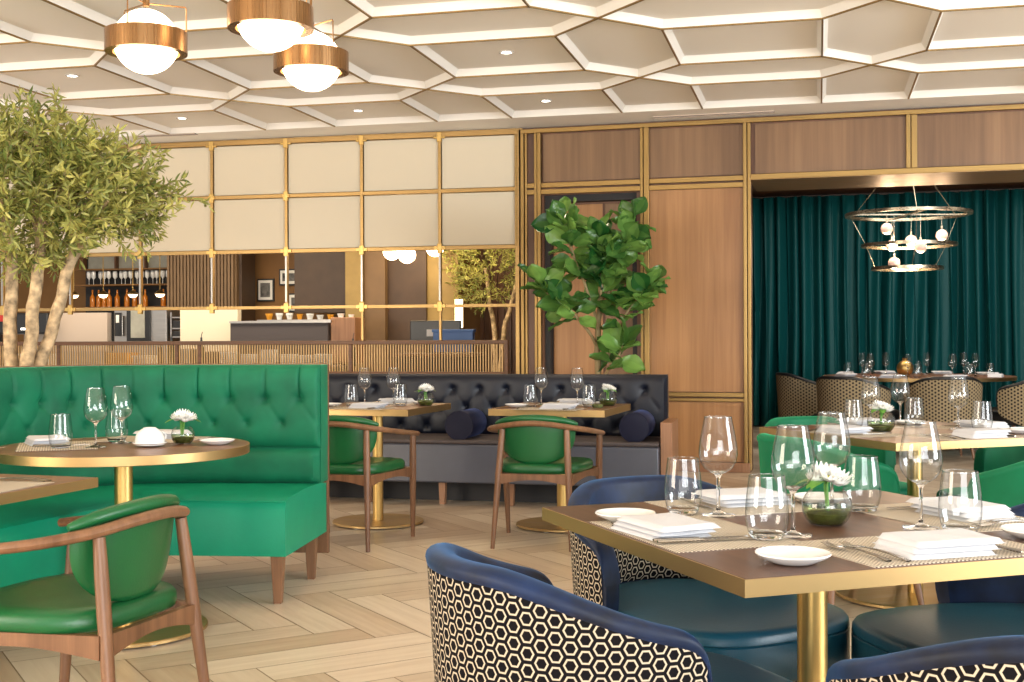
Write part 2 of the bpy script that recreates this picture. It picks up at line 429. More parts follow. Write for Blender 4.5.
# ------------------------------------------------------------------ coffered ceiling with brass inlay
bm = new(); bs = new()
Hh, INS = .052, .035
def coffer(poly):
    cx = sum(p[0] for p in poly)/len(poly); cy = sum(p[1] for p in poly)/len(poly)
    k = len(poly)
    lo = [bm.verts.new((x, y, ZC)) for x, y in poly]
    up = []
    for i in range(k):
        p0, p, p1 = Vector(poly[i-1]), Vector(poly[i]), Vector(poly[(i+1) % k])
        a = (p-p0).normalized(); b = (p1-p).normalized()
        na = Vector((-a.y, a.x)); nb = Vector((-b.y, b.x))
        if na.dot(Vector((cx, cy))-p) < 0: na = -na; nb = -nb
        bis = (na+nb); bis = bis/max(.2, bis.dot(na))
        q = p+bis*INS
        up.append(bm.verts.new((q.x, q.y, ZC+Hh)))
    for i in range(k): bm.faces.new((lo[i], lo[(i+1) % k], up[(i+1) % k], up[i]))
    bm.faces.new(up)
edges = set()
def cell(poly, skip=()):
    coffer(poly)
    for i in range(len(poly)):
        a, b = poly[i], poly[(i+1) % len(poly)]
        if abs(a[1]-b[1]) < .01 and abs(a[1]-10.41) < .02: continue
        edges.add(tuple(sorted([(round(a[0], 3), round(a[1], 3)), (round(b[0], 3), round(b[1], 3))])))
XS = [-1.62+1.65*k for k in range(-4, 4)]
rows = [(-2.84, -1.81), (-1.09, -.06), (.66, 1.69), (2.41, 3.44), (4.16, 5.19), (5.91, 6.94), (7.66, 8.69), (9.41, 10.41)]
for x in XS:
    a, b, c = x, x+.68, x+1.65
    for i, (w1, w2) in enumerate(rows):
        last = i == len(rows)-1
        if last: cell([(a, w1), (a+.34, w1-.36), (b, w1), (b, w2), (a, w2)])
        else: cell([(a, w1), (a+.34, w1-.36), (b, w1), (b, w2), (a+.34, w2+.36), (a, w2)])
        cell([(b, w1), (c, w1), (c, w2), (b, w2)])
        if not last: cell([(b, w2), (c, w2), (c+.34, w2+.36), (c, w2+.72), (b, w2+.72), (a+.34, w2+.36)])
X0, X1 = XS[0], XS[-1]+1.65
for q in ([(X0-3, 10.41), (X1+3, 10.41), (X1+3, 11.2), (X0-3, 11.2)],):
    bm.faces.new([bm.verts.new((x, y, ZC)) for x, y in q])
ceiling = struct(finish(bm, 'ceiling', M['ceiling'], Mx=RF, smooth=False))
for (a, b) in edges:
    A, B = Vector((*a, ZC)), Vector((*b, ZC)); t = (B-A).normalized(); s = Vector((-t.y, t.x, 0))*.006
    vs = [bs.verts.new(p) for z in (-.005, .004) for p in (A+s+Vector((0, 0, z)), A-s+Vector((0, 0, z)), B-s+Vector((0, 0, z)), B+s+Vector((0, 0, z)))]
    for f in ((0, 1, 2, 3), (7, 6, 5, 4), (0, 4, 5, 1), (1, 5, 6, 2), (2, 6, 7, 3), (3, 7, 4, 0)): bs.faces.new([vs[i] for i in f])
struct(finish(bs, 'ceiling_brass_inlay', M['wallbrass'], parent=ceiling, smooth=False))
bm = new(); box(bm, X0-3, X1+3, -4, 11.3, ZC+Hh+.004, ZC+Hh+.1)
struct(finish(bm, 'ceiling_slab', M['ceiling'], parent=ceiling, smooth=False))

def downlight(x, y, z, label):
    t = thing('recessed_downlight', label, 'ceiling light', frame(x, y, z), 'recessed ceiling downlights')
    b = new(); lathe(b, [(.05, .0), (.05, -.006), (.036, -.006), (.034, .0)], 24); finish(b, 'trim_ring', M['white'], parent=t)
    b = new(); lathe(b, [(0, -.003), (.034, -.003)], 24); finish(b, 'lens', M['led'], parent=t)
    return t
for x, y, lb in ((-3.27, 9.17, 'small round downlight in the coffer above the olive tree'),
                 (-2.93, 10.95, 'small round downlight beside the vent slot, over the leftmost cream panels'),
                 (-1.32, 10.62, 'small round downlight in the coffer right of the lowest pendant globe'),
                 (.29, 10.22, 'small round downlight near the wall, nearest to the timber wall'),
                 (-.03, 8.48, 'small round downlight one coffer row nearer than the others, mid ceiling')):
    wl = RF.inverted() @ Vector((x, y, 0)); zz = ZC if wl.y > 10.41 else ZC+Hh
    if wl.y > 10.41: pass
    downlight(x, y, zz-.001, lb)
    ld = bpy.data.lights.new('downlight_beam', 'SPOT'); ld.energy = 45; ld.color = (1, .80, .58); ld.spot_size = R_(95); ld.spot_blend = .8; ld.shadow_soft_size = .05
    lo = bpy.data.objects.new('downlight_beam', ld); COL.objects.link(lo); lo.location = (x, y, zz-.03)
for (xa, ya, xb, yb, lb) in ((1.24, 10.72, 2.24, 10.46, 'long slim ceiling vent slot above the timber wall'),
                             (-3.56, 11.62, -2.94, 11.48, 'short slim ceiling vent slot above the cream panels beside the olive tree')):
    L = math.hypot(xb-xa, yb-ya); F = frame((xa+xb)/2, (ya+yb)/2, ZC, math.degrees(math.atan2(yb-ya, xb-xa)))
    t = thing('ceiling_vent', lb, 'vent', F, 'ceiling vent slots')
    b = new(); box(b, -L/2, L/2, -.035, -.025, -.008, .001); box(b, -L/2, L/2, .025, .035, -.008, .001); finish(b, 'frame', M['kgrey'], parent=t, smooth=False)
    b = new(); box(b, -L/2, L/2, -.025, .025, -.003, 0); finish(b, 'slot', M['charcoal'], parent=t, smooth=False)

# ------------------------------------------------------------------ timber wall with brass framing
def sbox(name, mat, F, x0, x1, y0, y1, z0, z1, parent=None, bevel=0.0):
    b = new(); box(b, x0, x1, y0, y1, z0, z1)
    o = finish(b, name, mat, parent=parent, Mx=None if parent else F, smooth=False, bevel=bevel)
    if parent is None: struct(o)
    return o
b = new()
box(b, -2.06, -1.85, .03, .3, 0, ZC); box(b, -.995, 0, .03, .3, 0, ZC); box(b, -1.85, -.995, .03, .3, 2.48, ZC)
box(b, 0, 5.5, .03, .85, 2.565, ZC)
wall = struct(finish(b, 'wall_back', M['veneer_dark'], Mx=WF, smooth=False))
def wpanel(x0, x1, z0, z1, mat='veneer', y0=.012):
    sbox('wood_panel', M[mat], WF, x0, x1, y0, .035, z0, z1, wall)
wpanel(-1.998, -1.932, .1, 2.47, 'veneer_dark'); wpanel(-1.998, -1.932, 2.6, 3.03, 'veneer_dark')
wpanel(-1.85, -.96, 2.60, 3.03, 'veneer_top'); wpanel(-.876, -.052, 2.60, 3.03, 'veneer_top')
wpanel(-.876, -.052, .70, 2.50); wpanel(-.876, -.052, .09, .61)
wpanel(.05, 1.30, 2.60, 3.03, 'veneer_top'); wpanel(1.39, 2.75, 2.60, 3.03, 'veneer_top'); wpanel(2.84, 5.4, 2.60, 3.03, 'veneer_top')
def brass(x0, x1, z0, z1, y0=-.015, vert=False, nm='brass_trim'):
    sbox(nm, M['wallbrass' if vert else 'wallbrassx'], WF, x0, x1, y0, .04, z0, z1, wall, bevel=.004)
brass(-2.06, 5.5, 3.045, 3.085)
for x0, x1 in ((-2.055, -2.025), (-2.02, -1.998), (-1.932, -1.905), (-1.898, -1.866), (-.957, -.93), (-.922, -.876), (-.052, -.022), (-.016, .012)):
    brass(x0, x1, .02, 3.045, -.03 if x1-x0 > .028 else -.012, True)
for z0, z1 in ((2.485, 2.53), (2.545, 2.59)):
    brass(-1.866, -.957, z0, z1, -.02 if z0 < 2.5 else -.008); brass(-.876, -.052, z0, z1, -.02 if z0 < 2.5 else -.008)
    brass(-1.998, -1.932, z0, z1, -.01)
brass(-.876, -.052, .615, .645); brass(-.876, -.052, .655, .695, -.008)
brass(.012, 5.5, 2.548, 2.595, -.02)
for x0 in (1.30, 2.75): brass(x0, x0+.035, 2.595, 3.045, -.02, True); brass(x0+.042, x0+.09, 2.595, 3.045, -.008, True)
sbox('timber_base', M['oak'], WF, -.93, .0, -.04, .03, 0, .085, wall, bevel=.006)
sbox('bronze_soffit', M['soffit'], WF, .0, 5.5, -.015, .86, 2.545, 2.565, wall)
# recessed door behind the fig
door = sbox('door_1', M['veneer_dark'], WF, -1.80, -1.04, .17, .215, .01, 2.42)
sbox('door_panel', M['veneer'], WF, -1.79, -1.33, .155, .17, .02, 2.40, door, .004)
sbox('door_panel', M['veneer_top'], WF, -1.31, -1.05, .155, .17, .02, 2.40, door, .004)
sbox('door_frame', M['blackmatte'], WF, -1.85, -1.80, .06, .3, 0, 2.48, door); sbox('door_frame', M['blackmatte'], WF, -1.04, -.995, .06, .3, 0, 2.48, door)
sbox('door_frame', M['blackmatte'], WF, -1.80, -1.04, .06, .3, 2.42, 2.48, door)
# private dining room shell
sbox('wall_right', M['darkpanel'], WF, -1.1, -.98, .3, 6.1, 0, ZC)
sbox('wall_far', M['darkpanel'], WF, -1.1, 6.5, 5.95, 6.1, 0, ZC)
sbox('wall_side', M['darkpanel'], WF, 5.5, 5.62, .3, 6.1, 0, ZC)
sbox('ceiling_private_room', M['veneer_dark'], WF, -1.1, 5.6, .86, 6.0, 3.06, 3.1)

# curtain
bm = new()
rc = random.Random(11)
ph = [rc.uniform(0, 6.28) for _ in range(6)]
Lc = 6.2
def cfold(s):
    return (.085*math.sin(s*36+1.2*math.sin(s*3.1+ph[0]))+.05*math.sin(s*59+1.5*math.sin(s*2.3+ph[1]))+.035*math.sin(s*15+ph[2]))
def cfn(u, v):
    s = u*Lc; z = .02+v*2.98
    amp = .65+.35*(1-v)+.15*math.sin(s*5+ph[3])
    xx = -.9+s+.02*math.sin(s*44+v*3+ph[4])
    return Vector((xx, 5.55+cfold(s+.012*math.sin(v*4+s*3))*amp, z))
grid(bm, cfn, 900, 10)
cur = finish(bm, 'velvet_curtain', M['curtain'], Mx=WF, smooth=True, angle=80)
sol = cur.modifiers.new('thick', 'SOLIDIFY'); sol.thickness = .006
tag(cur, 'full-height teal velvet curtain with deep folds behind the private dining table', 'curtain')

# ------------------------------------------------------------------ panelled screen and slatted rail
MX = [-.112-.0-.0] 
MX = [-.115, -.842, -1.602, -2.36, -3.126, -3.886, -4.646, -5.406, -6.166, -6.926]
b = new()
for i, x in enumerate(MX):
    box(b, x-.014, x+.014, -.02, .03, 2.015, 3.05)
    if i: box(b, x-.011, x+.011, -.015, .02, 1.48, 2.015)
for x in (-1.602, -.842): box(b, x-.011, x+.011, -.015, .02, 1.15, 1.48)
box(b, -7.2, -.10, -.03, .05, 3.045, 3.085)
for z, h in ((2.545, .017), (2.017, .017), (1.48, .015)): box(b, -7.2, -.10, -.018, .03, z-h, z+h)
box(b, -.125, -.09, -.02, .06, .0, 3.085)
box(b, -7.2, -.06, .0, .08, 3.085, 3.12)
scr = struct(finish(b, 'wall_left', M['brassx'], Mx=SF, smooth=False, bevel=.002))
for i in range(len(MX)-1):
    for z0, z1 in ((2.04, 2.522), (2.568, 3.04)):
        sbox('linen_panel', M['screen'], SF, MX[i+1]+.018, MX[i]-.018, .0, .018, z0, z1, scr, .003)
        sbox('panel_edge', M['wallbrass'], SF, MX[i+1]+.014, MX[i]-.014, .018, .022, z0-.004, z1+.004, scr)
for x in MX[1:]:
    b = new()
    for z in (3.05, 2.545, 2.017, 1.48):
        wv = .055 if z != 2.545 else .035
        if z == 2.545 and x > -2.3: continue
        box(b, x-wv, x+wv, -.03, .0, z-.018, z+.018); box(b, x-.022, x+.022, -.034, .0, z-.05, z+.04)
    finish(b, 'brass_connector', M['gold'], parent=scr, smooth=False, bevel=.004)
    sbox('steel_rod', M['stain'], SF, x-.008, x+.008, -.026, -.012, 1.53, 1.97, scr)

rail = thing('slatted_railing', 'long bronze railing of thin upright slats below the cream panels', 'railing', SF)
sbox('top_rail', M['railwood'], SF, -7.2, -.2, -.03, .05, 1.125, 1.162, rail, .004)
sbox('bottom_rail', M['railwood'], SF, -7.2, -.2, -.02, .04, .842, .87, rail, .003)
b = new(); x = -7.2
while x < -.22: box(b, x, x+.0095, -.008, .008, .87, 1.126); x += .0262
finish(b, 'slats', M['slatgold'], parent=rail, smooth=False)
for x in (-.235, -1.74, -3.28, -3.52, -4.8, -5.6): sbox('post', M['railwood'], SF, x, x+.034, -.02, .03, .0, 1.13, rail, .003)
sbox('base_board', M['blackmatte'], SF, -7.2, -.2, .0, .03, 0, .842, rail)

# ------------------------------------------------------------------ kitchen and bar beyond the screen
def K(name, mat, x0, x1, y0, y1, z0, z1, parent=None, bevel=0.0): return sbox(name, M[mat], KF, x0, x1, y0, y1, z0, z1, parent, bevel)
K('wall_kitchen_back', 'brownwall', -9, 1.1, 2.6, 2.7, 0, 3.1)
K('wall_kitchen_side', 'darkpanel', .85, 1.0, -1.7, 2.7, 0, 3.1)
K('wall_kitchen_end', 'darkpanel', -9.1, -9, -2, 2.7, 0, 3.1)
K('ceiling_kitchen', 'darkpanel', -9, 1.0, -2.1, 2.7, 3.02, 3.08)
K('wall_kitchen_plaster', 'kitchenwhite', -3.96, -3.24, 0, .1, 0, 1.53)
K('wall_kitchen_tiles', 'kgrey', -6.0, -4.9, .0, .1, 0, 1.50)
K('pillar_1', 'darkpanel', -3.9, -3.60, .9, 1.3, 0, 3.02)
b = new(); x = -4.55
while x < -3.66: box(b, x, x+.03, .8, .84, 1.52, 3.02); x += .045
box(b, -4.55, -3.64, .84, 1.0, 1.52, 3.02)
struct(finish(b, 'pillar_fluted', M['greywall'], Mx=KF, smooth=False))
K('wall_umber', 'darkpanel', -2.95, -2.2, 1.0, 1.1, 1.5, 3.02)
K('trim_hall_panel', 'darkpanel', -1.72, -1.24, .9, 1.0, 0, 3.02)
K('trim_hall_panel', 'oliveb', -1.24, -.86, .95, 1.05, 0, 3.02)
K('trim_hall_panel', 'greywall', -2.0, -1.72, .8, .9, 0, 3.02)
K('trim_gold_drape_panel', 'oliveb', -2.2, -1.98, .75, .8, 0, 3.02)
b = new(); x = -.9
while x < .85: box(b, x, x+.05, 2.2, 2.24, 0, 3.02); x += .09
box(b, -.9, .85, 2.24, 2.3, 0, 3.02)
struct(finish(b, 'wall_slatted', M['veneer_dark'], Mx=KF, smooth=False))

# dark extraction hood with lit pass shelf
t = thing('kitchen_hood', 'wide charcoal kitchen hood box seen over the railing', 'kitchen hood', KF)
K('hood_box', 'charcoal', -3.24, -2.06, -.2, .3, 1.13, 1.37, t, .01); K('hood_lip', 'stain', -3.24, -2.02, -.22, -.18, 1.36, 1.385, t)
K('hood_side', 'oak', -2.05, -1.76, -.15, .2, .9, 1.42, t, .01)
K('hood_support', 'charcoal', -3.2, -2.1, -.1, .28, 0, 1.13, t)
K('pass_shelf', 'stain', -3.0, -1.8, .0, .3, 1.385, 1.40, t)
rk = random.Random(5)
for i in range(9):
    x = -2.9+i*.125; r_ = .035+.012*rk.random(); b = new()
    lathe(b, [(0, 0), (r_*.6, 0), (r_, .05+.03*rk.random()), (r_*.93, .05), (0, .01)], 16)
    o = finish(b, 'bowl', M['white' if i % 3 else 'amberbox'], Mx=KF @ Matrix.Translation((x, .12, 1.4)))
    tag(o, 'small bowl on the shelf above the charcoal kitchen hood', 'bowl', 'bowls on the kitchen pass')
# combi oven
t = thing('combi_oven', 'tall stainless steel oven with a glass door in the open kitchen', 'oven', KF)
K('body', 'stain', -4.84, -4.16, .05, .5, 0, 1.55, t, .01)
K('glass_door', 'black', -4.66, -4.36, .02, .06, 1.16, 1.54, t, .006)
K('window_glass', 'mirrorgrey', -4.60, -4.42, .012, .022, 1.2, 1.53, t)
K('handle', 'steel', -4.70, -4.685, -.02, .04, 1.22, 1.46, t, .004)
K('control_panel', 'black', -4.82, -4.74, .03, .06, 1.22, 1.5, t, .004); K('display', 'paper', -4.80, -4.76, .026, .031, 1.38, 1.47, t)
t = thing('steel_rack', 'narrow steel kitchen rack beside the oven', 'rack', KF)
for x in (-4.14, -3.99): K('upright', 'stain', x, x+.02, .1, .12, 0, 1.5, t)
for z in (1.2, 1.3, 1.43): K('shelf', 'stain', -4.14, -3.97, .1, .3, z, z+.015, t)
K('tray_box', 'black', -4.11, -4.02, .11, .28, 1.215, 1.28, t, .005); K('tray_box', 'black', -4.11, -4.0, .11, .28, 1.315, 1.4, t, .005)
t = thing('range_hood', 'dark cooking hood at the far end of the open kitchen', 'kitchen hood', KF)
K('canopy', 'black', -6.6, -5.55, -.2, .3, 1.25, 1.5, t, .02); K('light_strip', 'led', -5.9, -5.7, -.21, -.2, 1.3, 1.32, t); K('leg_panel', 'stain', -6.6, -6.5, -.1, .3, 0, 1.25, t)
o = K('red_sign', 'red', -6.22, -6.10, -.24, -.22, 1.40, 1.48, None, .003); del o['kind']; tag(o, 'small red sign hanging in the kitchen behind the olive trunks', 'sign')
# counters and plate stacks behind the slats
t = thing('kitchen_counter', 'steel kitchen counter behind the slatted railing', 'counter', KF)
K('body', 'stain', -7.5, -1.75, -1.0, -.4, 0, .86, t, .01); K('counter_top', 'stain', -7.5, -1.73, -1.04, -.36, .86, .89, t, .006)
def plate_stack(x, y, z, n_, r_, lb):
    b = new()
    for i in range(n_): lathe(b, [(0, i*.012), (r_*.6, i*.012), (r_, i*.012+.014), (r_*.98, i*.012+.018), (0, i*.012+.006)], 20)
    o = finish(b, 'plate_stack', M['white'], Mx=KF @ Matrix.Translation((x, y, z))); tag(o, lb, 'plates', 'plate stacks behind the railing')
for i, x in enumerate((-3.0, -2.75, -2.52, -2.3, -2.08, -1.9)):
    plate_stack(x, -.75, .89, rk.randint(8, 17), .10, 'stack of white plates on the kitchen counter behind the railing slats')
for i, (x, wd, h, mt) in enumerate(((-5.0, .5, .16, 'stain'), (-4.45, .22, .14, 'amberbox'), (-4.15, .16, .11, 'paper'), (-3.75, .3, .18, 'stain'), (-3.35, .22, .15, 'charcoal'), (-5.7, .45, .13, 'paper'))):
    t = thing('storage_tray', ['long steel tray', 'amber plastic tray', 'pale narrow tray', 'deep steel tray', 'charcoal tray', 'pale wide tray'][i]+' on the kitchen counter behind the railing slats', 'tray', KF @ Matrix.Translation((x, -.75, .892)))
    b = new(); box(b, 0, wd, 0, .01, 0, h); box(b, 0, wd, .25, .26, 0, h); box(b, 0, .01, .01, .25, 0, h); box(b, wd-.01, wd, .01, .25, 0, h); box(b, .01, wd-.01, .01, .25, 0, .01)
    finish(b, 'tray_body', M[mt], parent=t, smooth=False)
    b = new(); box(b, -.012, wd+.012, -.015, -.001, h-.02, h); box(b, -.012, wd+.012, .261, .275, h-.02, h); finish(b, 'tray_rim', M[mt], parent=t, smooth=False)
# bottles standing on the counter edge, reaching above the rail
def pour_bottle(x, y, z, hh, lb, mill=False):
    t = thing('pepper_mill' if mill else 'pourer_bottle', lb, 'pepper mill' if mill else 'bottle', KF @ Matrix.Translation((x, y, z)))
    b = new()
    if mill:
        lathe(b, [(0, 0), (.03, 0), (.022, .05), (.028, .1), (.02, .14), (.03, .17), (.028, .2), (0, .215)], 16); finish(b, 'body', M['black'], parent=t)
        b = new(); sphere(b, .012, (0, 0, .226), 10, 6); finish(b, 'knob', M['steel'], parent=t)
    else:
        lathe(b, [(0, 0), (.034, 0), (.034, hh*.6), (.014, hh*.75), (.013, hh*.9), (0, hh*.9)], 16); finish(b, 'body', M['bottlegreen'], parent=t)
        b = new(); cyl(b, .011, hh*.9, hh, 10); tube(b, [(0, 0, hh), (.004, 0, hh+.03), (.014, 0, hh+.06)], .004, 6); finish(b, 'pourer', M['black'], parent=t)
pour_bottle(-3.70, -.95, .89, .30, 'dark pepper mill on the kitchen counter, its knob above the railing', True)
pour_bottle(-3.57, -.95, .89, .31, 'dark oil bottle with pourer beside the pepper mill')
pour_bottle(-3.22, -.95, .89, .31, 'dark oil bottle with pourer near the white plaster wall edge')
pour_bottle(-1.50, -.95, .89, .29, 'slender oil bottle behind the railing near the brass upright')

# bar cabinet with bottles
t = thing('bar_cabinet', 'back bar cabinet with pale glass panels and open shelves', 'cabinet', KF)
K('carcass', 'blackmatte', -6.4, -4.52, 2.0, 2.4, 0, 2.95, t)
for i, x in enumerate((-6.35, -5.9, -5.46, -5.08, -4.78)):
    x1 = (-5.93, -5.49, -5.11, -4.81, -4.55)[i]
    K('glass_panel', 'mirrorgrey', x, x1, 1.985, 2.0, 2.14, 2.9, t, .004)
for z in (2.11, 1.90, 1.60): K('shelf', 'brownwall', -6.4, -4.52, 1.72, 2.0, z, z+.02, t, .003)
for x in (-6.40, -5.91, -5.47, -5.09, -4.79, -4.54): K('divider', 'railwood', x, x+.02, 1.9, 2.0, 2.12, 2.9, t)
def bottle_mesh(kind):
    b = new()
    if kind == 0: lathe(b, [(0, 0), (.035, 0), (.035, .13), (.012, .17), (.012, .23), (0, .23)], 12)
    else: lathe(b, [(0, 0), (.02, 0), (.004, .005), (.004, .07), (.03, .1), (.032, .15), (.027, .18)], 12)
    return b
bot = None; gob = None
for i in range(19):
    x = -6.2+i*.088
    if i in (5, 10, 11): continue
    if bot is None:
        bot = finish(bottle_mesh(0), 'liquor_bottle', M['lampamber'] if 'lampamber' in M else M['bottleamber'], Mx=KF @ Matrix.Translation((x, 1.84, 1.62)))
        tag(bot, 'amber bottle on the lowest shelf of the back bar cabinet', 'bottle', 'amber bottles on the back bar')
    else: dup(bot, KF @ Matrix.Translation((x, 1.84+rk.uniform(-.03, .03), 1.62)))
for i in range(22):
    x = -6.25+i*.078
    if gob is None:
        gob = finish(bottle_mesh(1), 'bar_goblet', M['white'], Mx=KF @ Matrix.Translation((x, 1.84, 1.92)), angle=60)
        tag(gob, 'pale goblet on the upper shelf of the back bar cabinet', 'goblet', 'goblets on the back bar')
    else: dup(gob, KF @ Matrix.Translation((x, 1.84+rk.uniform(-.03, .03), 1.92)))
lampth = None
for i, x in enumerate((-5.66-.42, -5.66, -5.24, -4.86, -4.5)):
    if lampth is None:
        lampth = thing('bar_pendant', 'small dome pendant glowing over the back bar', 'pendant light', KF @ Matrix.Translation((x, 1.2, 1.76)), 'dome pendants over the back bar')
        b = new(); lathe(b, [(0, -.045), (.04, -.035), (.062, 0), (0, .002)], 20); finish(b, 'glowing_dome', M['lamp'], parent=lampth)
        b = new(); lathe(b, [(.066, -.002), (.07, .01), (.02, .05), (0, .055)], 20); finish(b, 'cap', M['brass'], parent=lampth)
        b = new(); cyl(b, .006, .05, 1.26, 8); finish(b, 'rod', M['brass'], parent=lampth)
    else: dup(lampth, KF @ Matrix.Translation((x, 1.2, 1.76)))
# pictures on the brown wall  (u0, u1, z0, z1)
for i, (u0, u1, z0, z1, lb) in enumerate(((-3.96, -3.84, 1.86, 2.10, 'narrow framed picture half hidden by the dark column'), (-3.66, -3.43, 1.66, 1.95, 'upright framed photograph on the brown wall'),
        (-3.36, -3.08, 1.86, 2.07, 'landscape framed photograph, highest on the brown wall'), (-3.88, -3.77, 1.55, 1.77, 'small framed picture low beside the dark column'),
        (-3.24, -3.0, 1.52, 1.76, 'framed picture low on the brown wall, cut by the brass rail'))):
    t = thing('framed_picture', lb, 'picture', KF)
    K('frame', 'black', u0-.0, u1+.0, 1.49, 1.52, z0, z1, t, .003); K('mount', 'paper', u0+.02, u1-.02, 1.483, 1.492, z0+.02, z1-.02, t); K('photo', 'photo', u0+.05, u1-.05, 1.478, 1.484, z0+.055, z1-.055, t)
K('wall_picture', 'brownwall', -3.98, -2.6, 1.52, 1.6, 0, 3.02)
# globes modelled in place of a mirror reflection
gl0 = None
for i, (px_, dz) in enumerate(((-1.44, 0), (-1.26, -.04), (-.93, .03))):
    if gl0 is None:
        gl0 = thing('reflected_globe', 'reflected white globe light, leftmost of three behind the brass grid', 'pendant light', KF @ Matrix.Translation((px_, .2, 2.17)), 'reflected globes behind the brass grid')
        b = new(); sphere(b, .1, (0, 0, 0)); finish(b, 'globe', M['globe'], parent=gl0)
        b = new(); cyl(b, .008, .1, .84, 8); finish(b, 'stem', M['brass'], parent=gl0)
    else: dup(gl0, KF @ Matrix.Translation((px_, .2, 2.17+dz)), ['', 'reflected white globe light, lowest and middle of three behind the brass grid', 'reflected white globe light, rightmost of three behind the brass grid'][i])
t = thing('glowing_lamp_column', 'slim glowing lamp column under the reflected olive tree behind the screen', 'lamp', KF @ Matrix.Translation((-.68, .3, 0)))
b = new(); cyl(b, .045, 1.3, 1.62, 16); finish(b, 'lit_tube', M['lamp'], parent=t); b = new(); cyl(b, .05, 0, 1.3, 16); finish(b, 'column', M['brass'], parent=t)
# host desk: monitor, blue folders
t = thing('host_desk', 'dark desk behind the right end of the railing', 'desk', KF)
K('desk_body', 'blackmatte', -.86, -.1, -1.5, -.9, 0, 1.0, t, .01); K('desk_top', 'railwood', -.88, -.08, -1.52, -.88, 1.0, 1.03, t, .005)
t = thing('till_monitor', 'black till monitor standing on the dark desk', 'monitor', KF)
K('screen_shell', 'black', -.80, -.27, -1.2, -1.15, 1.13, 1.36, t, .01); K('stand', 'black', -.6, -.45, -1.2, -1.1, 1.03, 1.13, t, .01); K('receipt_slot', 'paper', -.62, -.38, -1.215, -1.2, 1.2, 1.27, t, .003)
t = thing('blue_folder_box', 'blue box leaning in front of the till monitor', 'box', KF)
K('box_body', 'blue', -.50, -.09, -1.4, -1.32, 1.04, 1.265, t, .006); K('box_lid', 'blue', -.51, -.08, -1.41, -1.31, 1.24, 1.27, t, .006)
# ------------------------------------------------------------------ light fittings
def globe_pendant(x, y, z, label, yaw, arm=None):
    t = thing('globe_pendant', label, 'pendant light', frame(x, y, z, yaw), 'brass banded globe pendants')
    b = new(); sphere(b, .15, (0, 0, 0), 40, 24); finish(b, 'globe', M['globe'], parent=t)
    b = new(); lathe(b, [(.184, -.055), (.188, -.055), (.188, .045), (.180, .045), (.180, -.05), (.153, -.052), (.153, -.055), (.184, -.055)], 56)
    finish(b, 'brass_band', M['antique'], parent=t)
    b = new()
    for k in range(3):
        a = 2*PI*k/3
        tube(b, [(0, 0, .178), (.178*math.cos(a), .178*math.sin(a), .176), (.182*math.cos(a), .182*math.sin(a), .17), (.183*math.cos(a), .183*math.sin(a), .03)], .0035, 6)
    finish(b, 'bracket', M['antique'], parent=t)
    b = new(); cyl(b, .016, .165, .20, 16); cyl(b, .006, .2, ZC-z, 10); cyl(b, .05, ZC-z-.02, ZC-z+.0, 20); finish(b, 'stem', M['antique'], parent=t)
    if arm:
        b = new(); tube(b, [(0, 0, .19), arm], .009, 8); finish(b, 'diagonal_arm', M['antique'], parent=t)
    return t
globe_pendant(-1.71, 5.77, 2.577, 'glowing globe pendant in a brass band, nearest the olive tree', 20)
globe_pendant(-1.06, 5.43, 2.60, 'glowing globe pendant in a brass band, highest and largest of the three', 40, (-.32, -.02, .36))
globe_pendant(-1.005, 6.19, 2.576, 'glowing globe pendant in a brass band, lowest of the three', 75)

ch = thing('ring_chandelier', 'three-tier ring chandelier with glass ball bulbs before the teal curtain', 'chandelier', frame(4.19, 13.0, 0, 0))
def ringpart(x, z, r, wd):
    b = new(); lathe(b, [(r, -.016), (r, .016), (r-wd, .016), (r-wd, -.016), (r, -.016)], 72, Matrix.Translation((x, 0, z))); finish(b, 'ring', M['ringmetal'], parent=ch)
ringpart(0, 2.47, .645, .055); ringpart(.01, 2.145, .49, .05); ringpart(-.01, 1.90, .37, .05)
b = new()
for a in (20, 140, 260):
    ca_, sa_ = math.cos(R_(a)), math.sin(R_(a))
    tube(b, [(.1*ca_, .1*sa_, 3.06), (.62*ca_, .62*sa_, 2.48)], .002, 6); tube(b, [(.63*ca_, .63*sa_, 2.46), (.01+.47*ca_, .47*sa_, 2.15)], .002, 6); tube(b, [(.01+.47*ca_, .47*sa_, 2.14), (-.01+.35*ca_, .35*sa_, 1.91)], .002, 6)
cyl(b, .12, 3.02, 3.06, 20); finish(b, 'cables', M['ringmetal'], parent=ch)
b = new(); box(b, -.6, .6, -.02, .02, 2.46, 2.475); box(b, -.02, .02, -.6, .6, 2.46, 2.475); finish(b, 'cross_bars', M['ringmetal'], parent=ch, smooth=False)
for px_, yy, z in ((-.255, -.1, 2.31), (.34, -.05, 2.245), (.065, .1, 2.20), (.05, -.25, 2.105), (-.11, .2, 2.155), (-.18, -.1, 1.95)):
    b = new(); cyl(b, .012, z+.05, z+.10, 12, Matrix.Translation((px_, yy, 0))); cyl(b, .002, z+.10, 2.46, 6, Matrix.Translation((px_, yy, 0))); so = finish(b, 'bulb_holder', M['ringmetal'], parent=ch)
    b = new(); sphere(b, .062, (px_, yy, z), 20, 12); finish(b, 'glass_ball', M['bulbglass'], parent=so)
    b = new(); sphere(b, .026, (px_, yy, z), 14, 8); finish(b, 'lit_core', M['bulb'], parent=so)
    ld = bpy.data.lights.new('bulb_light', 'POINT'); ld.energy = 7; ld.color = (1, .75, .5); ld.shadow_soft_size = .03
    lo = bpy.data.objects.new('bulb_light', ld); COL.objects.link(lo); lo.location = (4.19+px_, 13.0+yy, z-.09)

